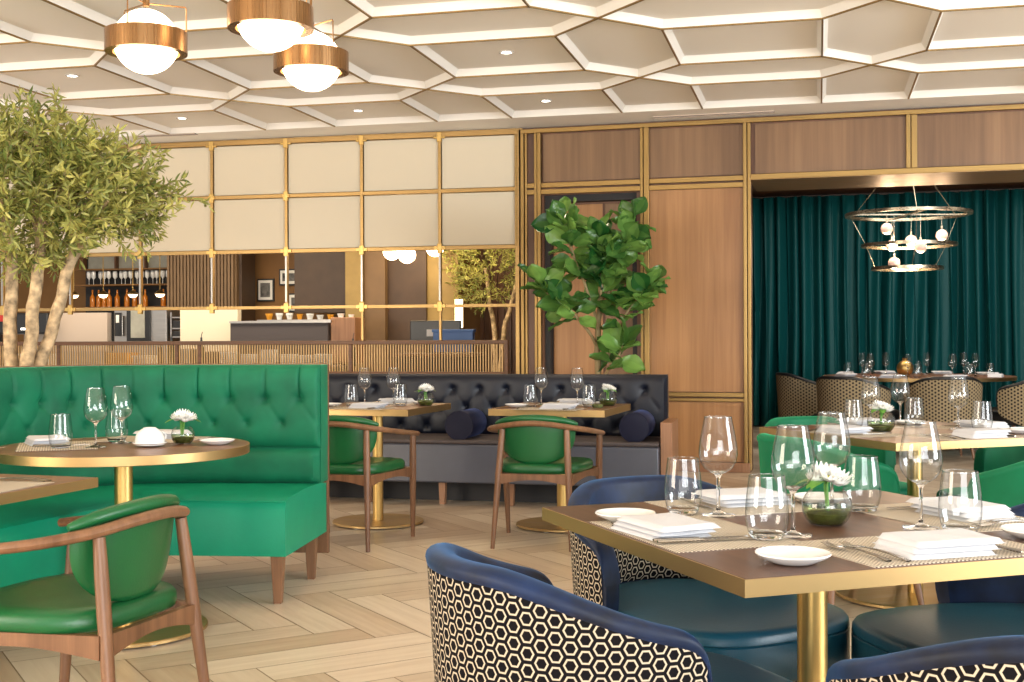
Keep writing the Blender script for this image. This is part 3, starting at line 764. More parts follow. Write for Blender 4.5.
# ------------------------------------------------------------------ green banquette booth
BP = catmull([(-.90, 6.14), (-1.2, 6.17), (-1.55, 6.19), (-1.92, 6.12), (-2.22, 5.86), (-2.43, 5.45), (-2.58, 5.0), (-2.72, 4.5), (-2.86, 3.95)], 9)
BP = [Vector((p[0], p[1])) if len(p) == 2 else Vector((p.x, p.y)) for p in [Vector((q[0], q[1], 0)) for q in BP]]
BN = []
for i, p in enumerate(BP):
    t_ = (BP[min(i+1, len(BP)-1)]-BP[max(i-1, 0)]).normalized(); BN.append(Vector((t_.y, -t_.x)))
# outward normal: away from the table side
c0 = Vector((-1.6, 5.0))
BN = [n_ if (p-c0).dot(n_) > 0 else -n_ for p, n_ in zip(BP, BN)]
BS = [0.0]
for i in range(1, len(BP)): BS.append(BS[-1]+(BP[i]-BP[i-1]).length)
def bpt(s):
    s = max(0, min(BS[-1], s))
    for i in range(len(BS)-1):
        if s <= BS[i+1]:
            t = (s-BS[i])/(BS[i+1]-BS[i]); return BP[i].lerp(BP[i+1], t), BN[i].lerp(BN[i+1], t).normalized()
booth = thing('banquette_booth', 'curved emerald green banquette booth with a deep-buttoned velvet back', 'booth', frame(-1.635, 5.9, 0))
BO = Matrix.Translation((1.6, -5.9, 0))
def bfinish(b, nm, mt, **k):
    bmesh.ops.transform(b, matrix=BO, verts=b.verts); return finish(b, nm, mt, parent=booth, **k)
L = BS[-1]
# seat: offset path, guarded against folding over in the tight bend
def seatpath(off):
    pts = [p+n_*off for p, n_ in zip(BP, BN)]
    return pts
b = new()
prof = [(-.70, .215), (-.705, .42), (-.69, .452), (-.66, .467), (-.4, .478), (-.1, .472), (.02, .46), (.02, .215)]
rings = []
for i, (p, n_) in enumerate(zip(BP, BN)):
    rings.append([b.verts.new((p.x+n_.x*o, p.y+n_.y*o, z)) for o, z in prof])
# relax the inner rows so they do not cross in the bend
for k in range(len(prof)):
    for it in range(14 if prof[k][0] < -.3 else 0):
        cs = [r[k].co.copy() for r in rings]
        for i in range(2, len(rings)-2):
            rings[i][k].co = (cs[i-1]+cs[i]*2+cs[i+1])/4
kk = len(prof)
for a, c_ in zip(rings, rings[1:]):
    for i in range(kk): b.faces.new((a[i], a[(i+1) % kk], c_[(i+1) % kk], c_[i]))
b.faces.new(rings[0]); b.faces.new(rings[-1])
bfinish(b, 'seat', M['leather_green'], bevel=.012, seg=3)
b = new()
pp = [r_ for r_ in [Vector((BP[i].x+BN[i].x*-.70, BP[i].y+BN[i].y*-.70, .458)) for i in range(0, 24)]]
tube(b, [(p.x, p.y, p.z) for p in pp], .004, 6); bfinish(b, 'seam_piping', M['leather_green'])
NB = 24
BTN_TOP = [(.10+.175*i, .885) for i in range(19)]
BTN_LOW = [(.19+.175*i, .765) for i in range(18)]
def tuft(s, z):
    d = 0
    for (bx, bz) in BTN_TOP:
        if abs(bx-s) > .12: continue
        r2 = (bx-s)**2+(bz-z)**2; d += .022*math.exp(-r2/(.02**2))+.012*math.exp(-r2/(.05**2))
        if z > bz: d += .013*math.exp(-((bx-s)/.006)**2)*min(1, max(0, (z-bz)/.02))
        for (cx, cz) in ((bx-.0875, .765), (bx+.0875, .765)):
            tt = max(0, min(1, ((s-bx)*(cx-bx)+(z-bz)*(cz-bz))/((cx-bx)**2+(cz-bz)**2)))
            dd = math.hypot(s-bx-tt*(cx-bx), z-bz-tt*(cz-bz)); d += .004*math.exp(-(dd/.012)**2)
    for (bx, bz) in BTN_LOW:
        if abs(bx-s) > .1: continue
        r2 = (bx-s)**2+(bz-z)**2; d += .014*math.exp(-r2/(.017**2))+.006*math.exp(-r2/(.04**2))
    return d
b = new()
def backfn(u, v):
    s = u*L; z = .642+v*.41
    bul = .055*(1-abs(2*v-1)**5)**.5 if 0 < v < 1 else 0
    e = min(1, min(s, L-s)/.02); bul *= (.35+.65*math.sqrt(max(0, 1-(1-e)**2)))
    p, n_ = bpt(s); o = -.075-bul+tuft(s, z)
    return Vector((p.x+n_.x*o, p.y+n_.y*o, z))
grid(b, backfn, 420, 44)
V_ = [bpt(L*i/60) for i in range(61)]
sweep(b, [p for p, _ in V_], [q for _, q in V_], [(-.075, .642), (-.078, 1.05), (.055, 1.05), (.055, .642)])
back = bfinish(b, 'buttoned_back', M['velvet_green'], angle=60)
b = new()
def lumb(u, v):
    s = u*L; p, n_ = bpt(s); e = min(1, min(s, L-s)/.02)
    o = -.085-.07*math.sqrt(max(0, 1-(2*v-1)**4))*(.3+.7*e); z = .468+v*.176
    return Vector((p.x+n_.x*o, p.y+n_.y*o, z))
grid(b, lumb, 160, 12)
sweep(b, [p for p, _ in V_], [q for _, q in V_], [(-.085, .47), (-.085, .642), (.05, .642), (.05, .47)])
bfinish(b, 'lumbar_roll', M['velvet_green'], angle=60)
for (bx, bz) in BTN_TOP+BTN_LOW:
    if bx > L-.05: continue
    b = new()
    p, n_ = bpt(bx); o = -.128+tuft(bx, bz)+.004
    sphere(b, .011, (p.x+n_.x*o, p.y+n_.y*o, bz), 10, 6); bfinish(b, 'button', M['velvet_green'])
b = new(); sweep(b, [p for p, _ in V_], [q for _, q in V_], [(.055, .10), (.055, 1.055), (.085, 1.055), (.085, .10)]); bfinish(b, 'timber_back_panel', M['chairwood'], smooth=False, bevel=.003)
for s_, o_ in ((.045, -.655), (.045, -.10), (.9, -.62)):
    p, n_ = bpt(s_); q = p+n_*o_; b = new()
    vs = box(b, -.028, .028, -.028, .028, 0, .215)
    for v in vs:
        if v.co.z < .01: v.co.x *= .62; v.co.y *= .62
    a_ = math.atan2(BN[0].y, BN[0].x)-PI/2
    bmesh.ops.transform(b, matrix=Matrix.Translation((q.x, q.y, 0)) @ Matrix.Rotation(a_, 4, 'Z'), verts=b.verts)
    if s_ < .5: bfinish(b, 'leg', M['chairwood'], smooth=False, bevel=.003)
    else: b.free()
VP = [bpt(1.35+(L-1.35)*i/40) for i in range(41)]
b = new(); sweep(b, [p for p, _ in VP], [q for _, q in VP], [(-.22, 0), (-.22, .215), (.04, .215), (.04, 0)]); bfinish(b, 'plinth', M['blackmatte'], smooth=False)
b = new(); sweep(b, [p for p, _ in VP], [q for _, q in VP], [(-.235, 0), (-.235, .075), (-.22, .075), (-.22, 0)]); bfinish(b, 'brass_kick_strip', M['goldx'], smooth=False)
b = new()
for i in range(90):
    p, n_ = bpt(1.36+(L-1.38)*i/90); q = p+n_*-.232
    box(b, -.006, .006, -.006, .006, .08, .21, Matrix.Translation((q.x, q.y, 0)))
bfinish(b, 'plinth_slats', M['railwood'], smooth=False)

# ------------------------------------------------------------------ navy bench along the railing
BF = frame(.985, 8.30, 0, -13)
bench = thing('buttoned_bench', 'long navy buttoned leather bench with grey seat front below the railing', 'bench', BF)
def bb(nm, mt, x0, x1, y0, y1, z0, z1, bevel=.01, smooth=True): 
    b = new(); box(b, x0, x1, y0, y1, z0, z1); return finish(b, nm, M[mt], parent=bench, smooth=smooth, bevel=bevel, seg=3)
bb('seat_base', 'bench_seat', -4.6, 0, 0, .55, .165, .435, .012)
bb('seat_cushion', 'bench_seattop', -4.598, -.004, .004, .55, .435, .468, .014)
bb('timber_back_panel', 'oak', -4.6, .0, .685, .71, .0, .905, .003)
bb('recessed_plinth', 'blackmatte', -4.55, -.05, .32, .62, 0, .165, .002)
bt = [(-.16-.205*i, .80) for i in range(22)]; bl = [(-.265-.205*i, .665) for i in range(21)]; bm_ = [(-.16-.205*i, .53) for i in range(22)]
def btuft(s, z):
    d = 0
    for row in (bt, bl, bm_):
        for (bx, bz) in row:
            if abs(bx-s) > .13 or abs(bz-z) > .16: continue
            r2 = (bx-s)**2+(bz-z)**2; d += .018*math.exp(-r2/(.026**2))+.012*math.exp(-r2/(.06**2))
            for cx, cz in ((bx-.1025, bz-.135), (bx+.1025, bz-.135)):
                tt = max(0, min(1, ((s-bx)*(cx-bx)+(z-bz)*(cz-bz))/((cx-bx)**2+(cz-bz)**2)))
                dd = math.hypot(s-bx-tt*(cx-bx), z-bz-tt*(cz-bz)); d += .005*math.exp(-(dd/.012)**2)
    return d
b = new()
def bfn(u, v):
    s = -4.6+u*4.6; z = .45+v*.46; bul = .06*math.sqrt(max(0, 1-abs(2*v-1)**6)); e = min(1, min(-s, s+4.6)/.02)
    return Vector((s, .60-bul*(.3+.7*e)+btuft(s, z), z))
grid(b, bfn, 460, 40); box(b, -4.6, 0, .59, .686, .45, .91)
finish(b, 'buttoned_back', M['bench_navy'], parent=bench, angle=60)
for bx, bz in bt+bl:
    b = new(); sphere(b, .010, (bx, .578, bz), 10, 6); finish(b, 'button', M['bench_navy'], parent=bench)
for x in (-.35, -1.05, -1.55, -2.1, -2.45, -3.3):
    b = new(); vs = box(b, x-.025, x+.025, .1, .15, 0, .165)
    for v in vs:
        if v.co.z < .01: v.co.x = x+(v.co.x-x)*.7
    finish(b, 'leg', M['oak'], parent=bench, smooth=False)
bb('timber_end_block', 'oak', .005, .085, .08, .52, 0, .60, .004, False)

def bolster(x, y0, lb):
    t = thing('bolster_cushion', lb, 'cushion', BF @ Matrix.Translation((x, y0, .468+.098)) @ Matrix.Rotation(R_(-90), 4, 'X'), 'velvet bolsters on the bench')
    b = new(); lathe(b, [(.096, .0), (.1, .006), (.1, .40), (.096, .406)], 36); finish(b, 'bolster_body', M['bolster'], parent=t)
    b = new(); lathe(b, [(0, -.004), (.06, -.006), (.096, .0)], 36); finish(b, 'end_cap', M['bolster'], parent=t)
    b = new(); lathe(b, [(0, .412), (.06, .412), (.096, .406)], 36); finish(b, 'end_cap', M['bolster'], parent=t)
    b = new(); pts = [(.1*math.cos(2*PI*i/36), .1*math.sin(2*PI*i/36), .002) for i in range(37)]; tube(b, pts, .004, 6, cap=False); finish(b, 'piping', M['bolster'], parent=t)
bolster(-1.40, .02, 'dark velvet bolster cushion between the two bench tables')
bolster(-.17, .05, 'dark velvet bolster cushion at the timber end of the bench')

# ------------------------------------------------------------------ tables
def square_table(F, hx, hy, label, pole=.034, disc=.30, top='tabletop', thick=.032, group=None, po=(0, 0), nm='square_table'):
    t = thing(nm, label, 'table', F, group)
    b = new(); box(b, -hx+.004, hx-.004, -hy+.004, hy-.004, .735, .752); finish(b, 'tabletop', M[top], parent=t, smooth=False, bevel=.001)
    b = new(); z0, z1 = .751-thick, .7512
    for x0, x1, y0, y1 in ((-hx, hx, -hy, -hy+.006), (-hx, hx, hy-.006, hy), (-hx, -hx+.006, -hy+.006, hy-.006), (hx-.006, hx, -hy+.006, hy-.006)): box(b, x0, x1, y0, y1, z0, z1)
    box(b, -hx+.006, hx-.006, -hy+.006, hy-.006, z0+.002, .735)
    finish(b, 'brass_edge', M['edge'], parent=t, smooth=False)
    b = new(); cyl(b, pole, .018, .722, 28, Matrix.Translation((*po, 0))); finish(b, 'pedestal', M['gold'], parent=t)
    b = new(); lathe(b, [(0, .004), (disc-.01, .004), (disc, .008), (disc, .018), (disc-.004, .022), (0, .022)], 56, Matrix.Translation((*po, 0))); finish(b, 'base_disc', M['disc'], parent=t)
    for k in range(3):
        a = 2*PI*k/3+.4; b = new(); cyl(b, .014, 0, .006, 10, Matrix.Translation(((disc-.03)*math.cos(a), (disc-.03)*math.sin(a), 0))); finish(b, 'foot_pad', M['white'], parent=t)
    return t
TF1 = axes(.713, 2.81, -.335, .942)      # nearest table
TF2 = axes(1.825, 5.58, -.36, .933)     # table behind it
TB1 = frame(-.86, 7.86, 0, -17); TB2 = frame(.31, 7.70, 0, -17)
TL = axes(-1.775, 3.565, -.95, .31)       # table cut by the left edge
square_table(TF1, .5, .5, 'large square brass-edged table laid for four, nearest the camera', .034, .36, po=(-.028, .01))
square_table(TF2, .5, .5, 'square brass-edged table laid for four between the green velvet tub chairs', .034, .36, 'tabletop2')
square_table(TB1, .36, .38, 'small wooden table at the bench, half hidden by the green booth', .033, .29, 'tabletop2', .04, nm='bench_table')
square_table(TB2, .36, .38, 'small wooden table at the right part of the bench, before the fig plant', .033, .29, 'tabletop2', .04, nm='bench_table')
square_table(TL, .40, .38, 'table corner cut off by the left edge of the picture', .034, .30, 'tabletop2', .03)
def round_table(x, y, r, label, z=.75, pole=.036, disc=.33, top='tabletop2', nm='round_table'):
    t = thing(nm, label, 'table', frame(x, y))
    b = new(); lathe(b, [(0, z-.015), (r-.004, z-.015), (r-.004, z), (0, z)], 90); finish(b, 'tabletop', M[top], parent=t)
    b = new(); lathe(b, [(0, z-.034), (r-.006, z-.036), (r, z-.034), (r, z+.0005), (r-.005, z+.0005), (r-.005, z-.016)], 90); finish(b, 'brass_edge', M['edge'], parent=t)
    b = new(); cyl(b, pole, .018, z-.036, 28); finish(b, 'pedestal', M['gold'], parent=t)
    b = new(); lathe(b, [(0, .004), (disc-.01, .004), (disc, .008), (disc, .018), (disc-.004, .022), (0, .022)], 56); finish(b, 'base_disc', M['disc'], parent=t)
    for k in range(3):
        a = 2*PI*k/3-.9; b = new(); cyl(b, .014, 0, .006, 10, Matrix.Translation(((disc-.03)*math.cos(a), (disc-.03)*math.sin(a), 0))); finish(b, 'foot_pad', M['white'], parent=t)
RTX, RTY = -1.575, 4.98
round_table(RTX, RTY, .50, 'round brass-edged table in the bend of the green booth')
round_table(4.32, 13.1, .98, 'large round table laid before the teal curtain', .76, .09, .45)

# ------------------------------------------------------------------ oak armchairs with green leather
def oak_chair(F, label):
    t = thing('oak_armchair', label, 'chair', F, 'oak armchairs with green leather')
    for s in (-1, 1):
        b = new(); taper_leg(b, (s*.225, -.315, 0), (s*.185, -.235, .665), .012, .0195); finish(b, 'leg', M['chairwood'], parent=t)
        b = new(); taper_leg(b, (s*.275, .255, 0), (s*.292, .215, .62), .0125, .0205); finish(b, 'leg', M['chairwood'], parent=t)
    pts = [(-.30, .275, .612), (-.305, .2, .622), (-.308, .02, .640), (-.285, -.12, .658), (-.21, -.225, .678), (-.1, -.275, .697), (0, -.288, .703)]
    pts = catmull(pts+[(-x, y, z) for x, y, z in reversed(pts[:-1])], 6)
    b = new(); m_ = len(pts)
    tube(b, pts, [.0165+.004*math.sin(PI*i/(m_-1)) for i in range(m_)], 12, .8); finish(b, 'arm_rail', M['chairwood'], parent=t)
    # seat pad
    def outl(a, k=1.0):
        c_, s_ = math.cos(a), math.sin(a); e = 2/3.6
        x = abs(c_)**e*(1 if c_ > 0 else -1)*.262*k; y = abs(s_)**e*(1 if s_ > 0 else -1)*.255*k
        x *= 1+.10*(y/.255); return x, y+.0
    b = new()
    lay = [(.93, .415), (.985, .42), (1.0, .435), (.995, .455), (.95, .470), (.75, .474), (.4, .468)]
    rg = []
    for k, z in lay: rg.append([b.verts.new((*outl(2*PI*i/48, k), z-.012*(0 if k < .9 else 0))) for i in range(48)])
    for a, c_ in zip(rg, rg[1:]):
        for i in range(48): b.faces.new((a[i], a[(i+1) % 48], c_[(i+1) % 48], c_[i]))
    b.faces.new(rg[0]); ctr = b.verts.new((0, 0, .464))
    for i in range(48): b.faces.new((rg[-1][i], rg[-1][(i+1) % 48], ctr))
    finish(b, 'seat', M['chair_green'], parent=t, angle=60)
    # curved aprons
    def apron(x0, y0, x1, y1, drop):
        b = new(); k = 12
        dx, dy = x1-x0, y1-y0; l = math.hypot(dx, dy); nx, ny = -dy/l*.011, dx/l*.011
        V4 = []
        for i in range(k+1):
            u = i/k; x, y = x0+dx*u, y0+dy*u; zb = .355+drop*math.sin(PI*u)
            V4.append([b.verts.new(p) for p in ((x+nx, y+ny, zb), (x-nx, y-ny, zb), (x-nx, y-ny, .418), (x+nx, y+ny, .418))])
        for a, c_ in zip(V4, V4[1:]):
            for i in range(4): b.faces.new((a[i], a[(i+1) % 4], c_[(i+1) % 4], c_[i]))
        b.faces.new(V4[0]); b.faces.new(V4[-1]); finish(b, 'seat_rail', M['chairwood'], parent=t, smooth=False)
    apron(-.205, -.268, .205, -.268, .03); apron(-.278, .236, .278, .236, .03)
    for s in (-1, 1): apron(s*.212, -.26, s*.28, .225, .028)
    # padded back: leather shell hung inside the rail, round lower edge
    b = new()
    def bk(side):
        def f(u, v):
            a = (u-.5)*2; z = .465+v*.245
            wv = .225*math.sqrt(max(0.0, 1-((1-v))**3.2)) if v < .999 else .225
            wv = max(wv, .02); x = a*wv
            yb = -.247+1.25*x*x+.03*(1-v)
            th = .024*math.sqrt(max(0, 1-abs(a)**4))*math.sqrt(max(0.0, 1-abs(2*v-1)**6))+.004
            return Vector((x, yb+(th if side else -th*.55), z-.012*abs(a)**2*v))
        return f
    g1 = grid(b, bk(1), 28, 18); g2 = grid(b, bk(0), 28, 18)
    for i in range(28):
        for j in (0, 18): b.faces.new((g1[i][j], g1[i+1][j], g2[i+1][j], g2[i][j]))
    for j in range(18):
        for i in (0, 28): b.faces.new((g1[i][j], g1[i][j+1], g2[i][j+1], g2[i][j]))
    finish(b, 'back_pad', M['chair_green'], parent=t, angle=70)
    b = new()
    lip = catmull([(-.235, -.178, .694), (-.15, -.226, .718), (0, -.258, .730), (.15, -.226, .718), (.235, -.178, .694)], 8)
    tube(b, lip, [.010+.013*math.sin(PI*i/(len(lip)-1))**.5 for i in range(len(lip))], 12, .9); finish(b, 'top_roll', M['chair_green'], parent=t)
    return t
oc = oak_chair(axes(-1.24, 3.45, -.95, .32), 'oak armchair with green leather, nearest the camera at the round table')
dup(oc, frame(-.93, 7.16, 0, -16), 'oak armchair with green leather, partly hidden behind the booth end')
dup(oc, frame(.18, 7.14, 0, -14), 'oak armchair with green leather seen from behind at the bench table before the fig plant')

# ------------------------------------------------------------------ tub chairs
def sst(a, b_, x):
    x = max(0, min(1, (x-a)/(b_-a))); return x*x*(3-2*x)
def tub_chair(F, label, outer, velvet, seatm, group, R=.345, inner=True, cat='chair', nm='tub_chair', zt=.76):
    t = thing(nm, label, cat, F, group)
    TH = .05; TM = R_(101)
    top = lambda a: zt-.108*sst(.22, 1.0, abs(a))
    bot = lambda a: .30+.10*sst(.45, 1.0, abs(a))
    def P_(a, r, z):
        k = 1-.13*(1-min(1, max(0, z/zt)))
        th = a*TM; return Vector((r*k*math.sin(th), -r*k*math.cos(th), z))
    # velvet shell
    b = new(); nu = 64; rings = []
    for i in range(nu+1):
        a = -1+2*i/nu; a = math.copysign(1-(1-abs(a))**1.5, a) if abs(a) > .0 else 0
        h = math.sqrt(max(0.0, 1-abs(a)**26)); zt_, zb_ = top(a), bot(a); zm, hh = (zt_+zb_)/2, (zt_-zb_)/2*max(h, .03)
        z1, z0 = zm+hh, zm-hh
        rr = TH/2; ring = []
        ring.append(P_(a, R, z0+.004)); ring.append(P_(a, R, zm)); ring.append(P_(a, R, max(z1-.036, zm)))
        ring.append(P_(a, R+.004, max(z1-.032, zm+.0004)))
        for k in range(9):
            q = PI*k/8; bul = min(.019, hh)
            ring.append(P_(a, R-rr+(rr+.006)*math.cos(q), z1-bul+bul*math.sin(q)))
        ring.append(P_(a, R-TH, zm)); ring.append(P_(a, R-TH, z0+.004)); ring.append(P_(a, R-TH/2, z0))
        rings.append([b.verts.new(p) for p in ring])
    k = len(rings[0])
    for a_, c_ in zip(rings, rings[1:]):
        for i in range(k): b.faces.new((a_[i], a_[(i+1) % k], c_[(i+1) % k], c_[i]))
    b.faces.new(rings[0]); b.faces.new(rings[-1])
    finish(b, 'velvet_shell', M[velvet], parent=t, angle=50)
    if outer:
        b = new(); A = .975
        def of(u, v):
            a = (2*u-1)*A; h = math.sqrt(max(0.0, 1-abs(a)**26)); zt_, zb_ = top(a), bot(a); zm, hh = (zt_+zb_)/2, (zt_-zb_)/2*h
            z0, z1 = zm-hh+.002, zm+hh-.030
            return P_(a, R+.0035, z0+(z1-z0)*v)
        def ofz(u, v): return of(u, v).z
        grid(b, of, 60, 10, lambda u, v: ((2*u-1)*A*TM*R, ofz(u, v)))
        finish(b, 'patterned_outside', M[outer], parent=t, angle=60, recalc=False)
    if outer and inner:
        b = new()
        def inf(u, v):
            a = (2*u-1)*.50; z = .455+v*.185; return P_(a, R-TH-.012-.03*math.sin(PI*min(1, max(0, v)))**.5, z)
        grid(b, inf, 30, 10, lambda u, v: ((2*u-1)*.5*TM*(R-TH), .455+v*.185))
        finish(b, 'patterned_inner_back', M[outer], parent=t, angle=60, recalc=False)
    # seat cushion
    b = new()
    def so(a, kx, z):
        c_, s_ = math.cos(a), math.sin(a); e = 2/3.4
        x = abs(c_)**e*(1 if c_ > 0 else -1)*.295; y = abs(s_)**e*(1 if s_ > 0 else -1)*.36
        if y < 0:
            rr = R-TH-.01; m_ = math.hypot(x, y)
            if m_ > rr: x, y = x*rr/m_, y*rr/m_
        sc_ = 1-(1-kx); return b.verts.new((x*sc_*(R/.345), (y*sc_+.07)*(R/.345) if y > 0 else (y*sc_+.07*(1+y/.335)), z))
    rg = [[so(2*PI*i/60, kx, z) for i in range(60)] for kx, z in ((.97, .318), (1.0, .33), (1.0, .418), (.987, .421), (1.0, .425), (.995, .442), (.975, .452), (.92, .457), (.6, .463), (.25, .465))]
    for a_, c_ in zip(rg, rg[1:]):
        for i in range(60): b.faces.new((a_[i], a_[(i+1) % 60], c_[(i+1) % 60], c_[i]))
    b.faces.new(rg[0]); b.faces.new(rg[-1])
    finish(b, 'seat', M[seatm], parent=t, angle=50)
    for sx, sy in ((-1, -1), (1, -1), (-1, 1), (1, 1)):
        b = new(); taper_leg(b, (sx*.24, .02+sy*.235, 0), (sx*.19, .02+sy*.19, .325), .011, .019); finish(b, 'leg', M['chairwood'], parent=t)
    return t
nv = 'navy tub chairs with hexagon fabric'
tA = tub_chair(axes(.172, 2.51, .915, .40), 'navy velvet tub chair at the left of the nearest table, its hexagon back towards us', 'hex', 'velvet_navy', 'leather_teal', nv)
tB = dup(tA, axes(.50, 3.44, .48, -.88), 'navy velvet tub chair facing the camera behind the nearest table')
tD = dup(tA, axes(1.31, 3.09, -.96, -.28), 'navy velvet tub chair at the right of the nearest table, seat under the tabletop')
tC = dup(tA, axes(.86, 2.02, -.05, .999), 'navy velvet tub chair cut by the bottom right corner, showing its rim and hexagons')
gv = 'green velvet tub chairs'
gA = tub_chair(axes(1.42, 5.36, .933, .36), 'green velvet tub chair beside the timber wall, left of its laid table', None, 'tub_green', 'tub_green', gv, nm='green_tub_chair')
dup(gA, axes(2.10, 4.85, -.36, .933), 'green velvet tub chair seen from behind at the right edge of the picture')
dup(gA, axes(2.43, 5.72, -.933, -.36), 'green velvet tub chair at the right side of its table, facing the vase')
dup(gA, axes(1.62, 6.2, .36, -.933), 'green velvet tub chair on the far side of its table, mostly hidden')
fv = 'beige dotted tub chairs at the far round table'
fA = tub_chair(axes(3.37, 12.1, .72, .69), 'beige dotted tub chair with its back to us, just left of the far round table', 'hexfar', 'black', 'black', fv, R=.37, inner=False, nm='dotted_tub_chair', zt=.80)
dup(fA, axes(3.22, 13.25, .98, .05), 'beige dotted tub chair seen from the side, leftmost of the dotted chairs')
dup(fA, axes(4.18, 11.95, .1, .99), 'beige dotted tub chair with its back to us, middle of the far round table')
dup(fA, axes(5.02, 12.1, -.6, .8), 'beige dotted tub chair at the far right of the far round table')
# ------------------------------------------------------------------ tableware
def wine_glass(Mx, label, group):
    t = thing('wine_glass', label, 'wine glass', Mx, group)
    b = new()
    bowl = [(.004, .098), (.018, .102), (.033, .112), (.043, .128), (.0465, .146), (.0455, .165), (.042, .188), (.037, .212), (.0325, .235)]
    lathe(b, [(p[0], p[1]) for p in bowl], 40); finish(b, 'bowl', M['glass'], parent=t, angle=80)
    b = new(); lathe(b, [(.0322, .2335), (.0332, .2345), (.0332, .236), (.0320, .236), (.0322, .2335)], 40); finish(b, 'rim', M['glasst'], parent=t)
    b = new(); lathe(b, [(0, 0), (.040, 0), (.0405, .0015), (.02, .004), (.006, .010), (.0042, .02), (.0038, .06), (.0042, .088), (.010, .098), (.020, .104), (.012, .106), (0, .107)], 32); finish(b, 'stem', M['stemglass'], parent=t, angle=80)
    return t
def tumbler(Mx, label, group):
    t = thing('water_glass', label, 'water glass', Mx, group)
    b = new(); lathe(b, [(.034, .003), (.041, .018), (.0455, .04), (.0455, .06), (.043, .09), (.0375, .133)], 40); finish(b, 'glass_wall', M['glass'], parent=t, angle=80)
    b = new(); lathe(b, [(.0372, .1315), (.0382, .1325), (.0382, .134), (.037, .134), (.0372, .1315)], 40); finish(b, 'rim', M['glasst'], parent=t)
    b = new(); lathe(b, [(0, 0), (.030, 0), (.0345, .003), (.0395, .014), (.030, .012), (0, .011)], 32); finish(b, 'thick_base', M['stemglass'], parent=t)
    return t
def vase(Mx, label, r=.054, flower=True, seed=1):
    rv = random.Random(seed)
    t = thing('flower_vase', label, 'vase', Mx, 'fishbowl vases with white flowers')
    prof = [(r*math.sin(a), r*.93-r*.93*math.cos(a)) for a in [PI*q/18 for q in range(4, 15)]]
    z0 = prof[0][1]; b = new(); lathe(b, [(0, 0)]+[(x, z-z0) for x, z in prof], 36); finish(b, 'glass_bowl', M['glass'], parent=t, angle=80)
    b = new(); lathe(b, [(0, .002)]+[(x*.965, z-z0+.002) for x, z in prof[:6]]+[(0, prof[5][1]-z0+.002)], 32); finish(b, 'green_water', M['water'], parent=t)
    b = new(); lathe(b, [(0, .004)]+[(x*.9, z-z0+.004) for x, z in prof[:4]]+[(0, prof[3][1]-z0+.01)], 24); finish(b, 'moss_filling', M['moss'], parent=t)
    b = new()
    for k in range(4): tube(b, [(rv.uniform(-.01, .01), rv.uniform(-.01, .01), .02), (rv.uniform(-.012, .012), rv.uniform(-.01, .01), .09), (rv.uniform(-.02, .02), rv.uniform(-.02, .02), .115)], .0025, 6)
    for k in range(5):
        a = rv.uniform(0, 6.28) if k > 1 else (PI if k else 0)
        d = Vector((math.cos(a), math.sin(a), 0)); o = Vector((0, 0, .095)); s = Vector((-d.y, d.x, 0))
        grid(b, lambda u, v: o+d*(.005+.07*u)+s*((v-.5)*.034*math.sin(PI*min(.98, max(.02, u))))+Vector((0, 0, .012*math.sin(3*u)-.01*u)), 6, 2)
    finish(b, 'stems_and_leaves', M['fleaf'], parent=t, angle=80)
    b = new(); bc = new()
    for (fx, fy, fz, fr) in ((-.014, -.012, .100, .029), (.022, -.014, .094, .026), (.004, .016, .106, .028), (-.022, .014, .092, .022), (.0, -.024, .090, .022)):
        up = Vector((fx*6, fy*6-.35, 1)).normalized(); e1 = up.cross(Vector((0, 1, 0))).normalized(); e2 = up.cross(e1)
        c_ = Vector((fx, fy, fz))
        for ly in range(2):
            for k in range(13):
                a = 2*PI*(k+.5*ly)/13; d = e1*math.cos(a)+e2*math.sin(a); s = up.cross(d); L_ = fr*(1-.22*ly)
                grid(b, lambda u, v: c_+d*(.004+L_*u)+s*((v-.5)*.0135*math.sin(PI*min(.93, max(.12, u*.9+.06))))+up*(.006+.014*u*u*(1+ly)-.004*ly), 4, 2)
        sphere(bc, .0065, tuple(c_+up*.008), 10, 6)
    fl = finish(b, 'white_petals', M['petal'], parent=t, angle=80)
    finish(bc, 'yellow_centres', M['pollen'], parent=fl)
    return t
def bread_plate(Mx, label, group, r=.071):
    t = lathe_thing('bread_plate', [(0, 0), (r*.55, 0), (r*.6, .002), (r*.92, .012), (r, .017), (r*.985, .0195), (r*.9, .0155), (r*.55, .006), (0, .005)], M['white'], Mx, label, 'plate', group)
    return t
def lathe_thing(nm, prof, mat, Mx, label, cat, group=None, n=48):
    b = new(); lathe(b, prof, n); o = finish(b, nm, mat, Mx=Mx, angle=50); return tag(o, label, cat, group)
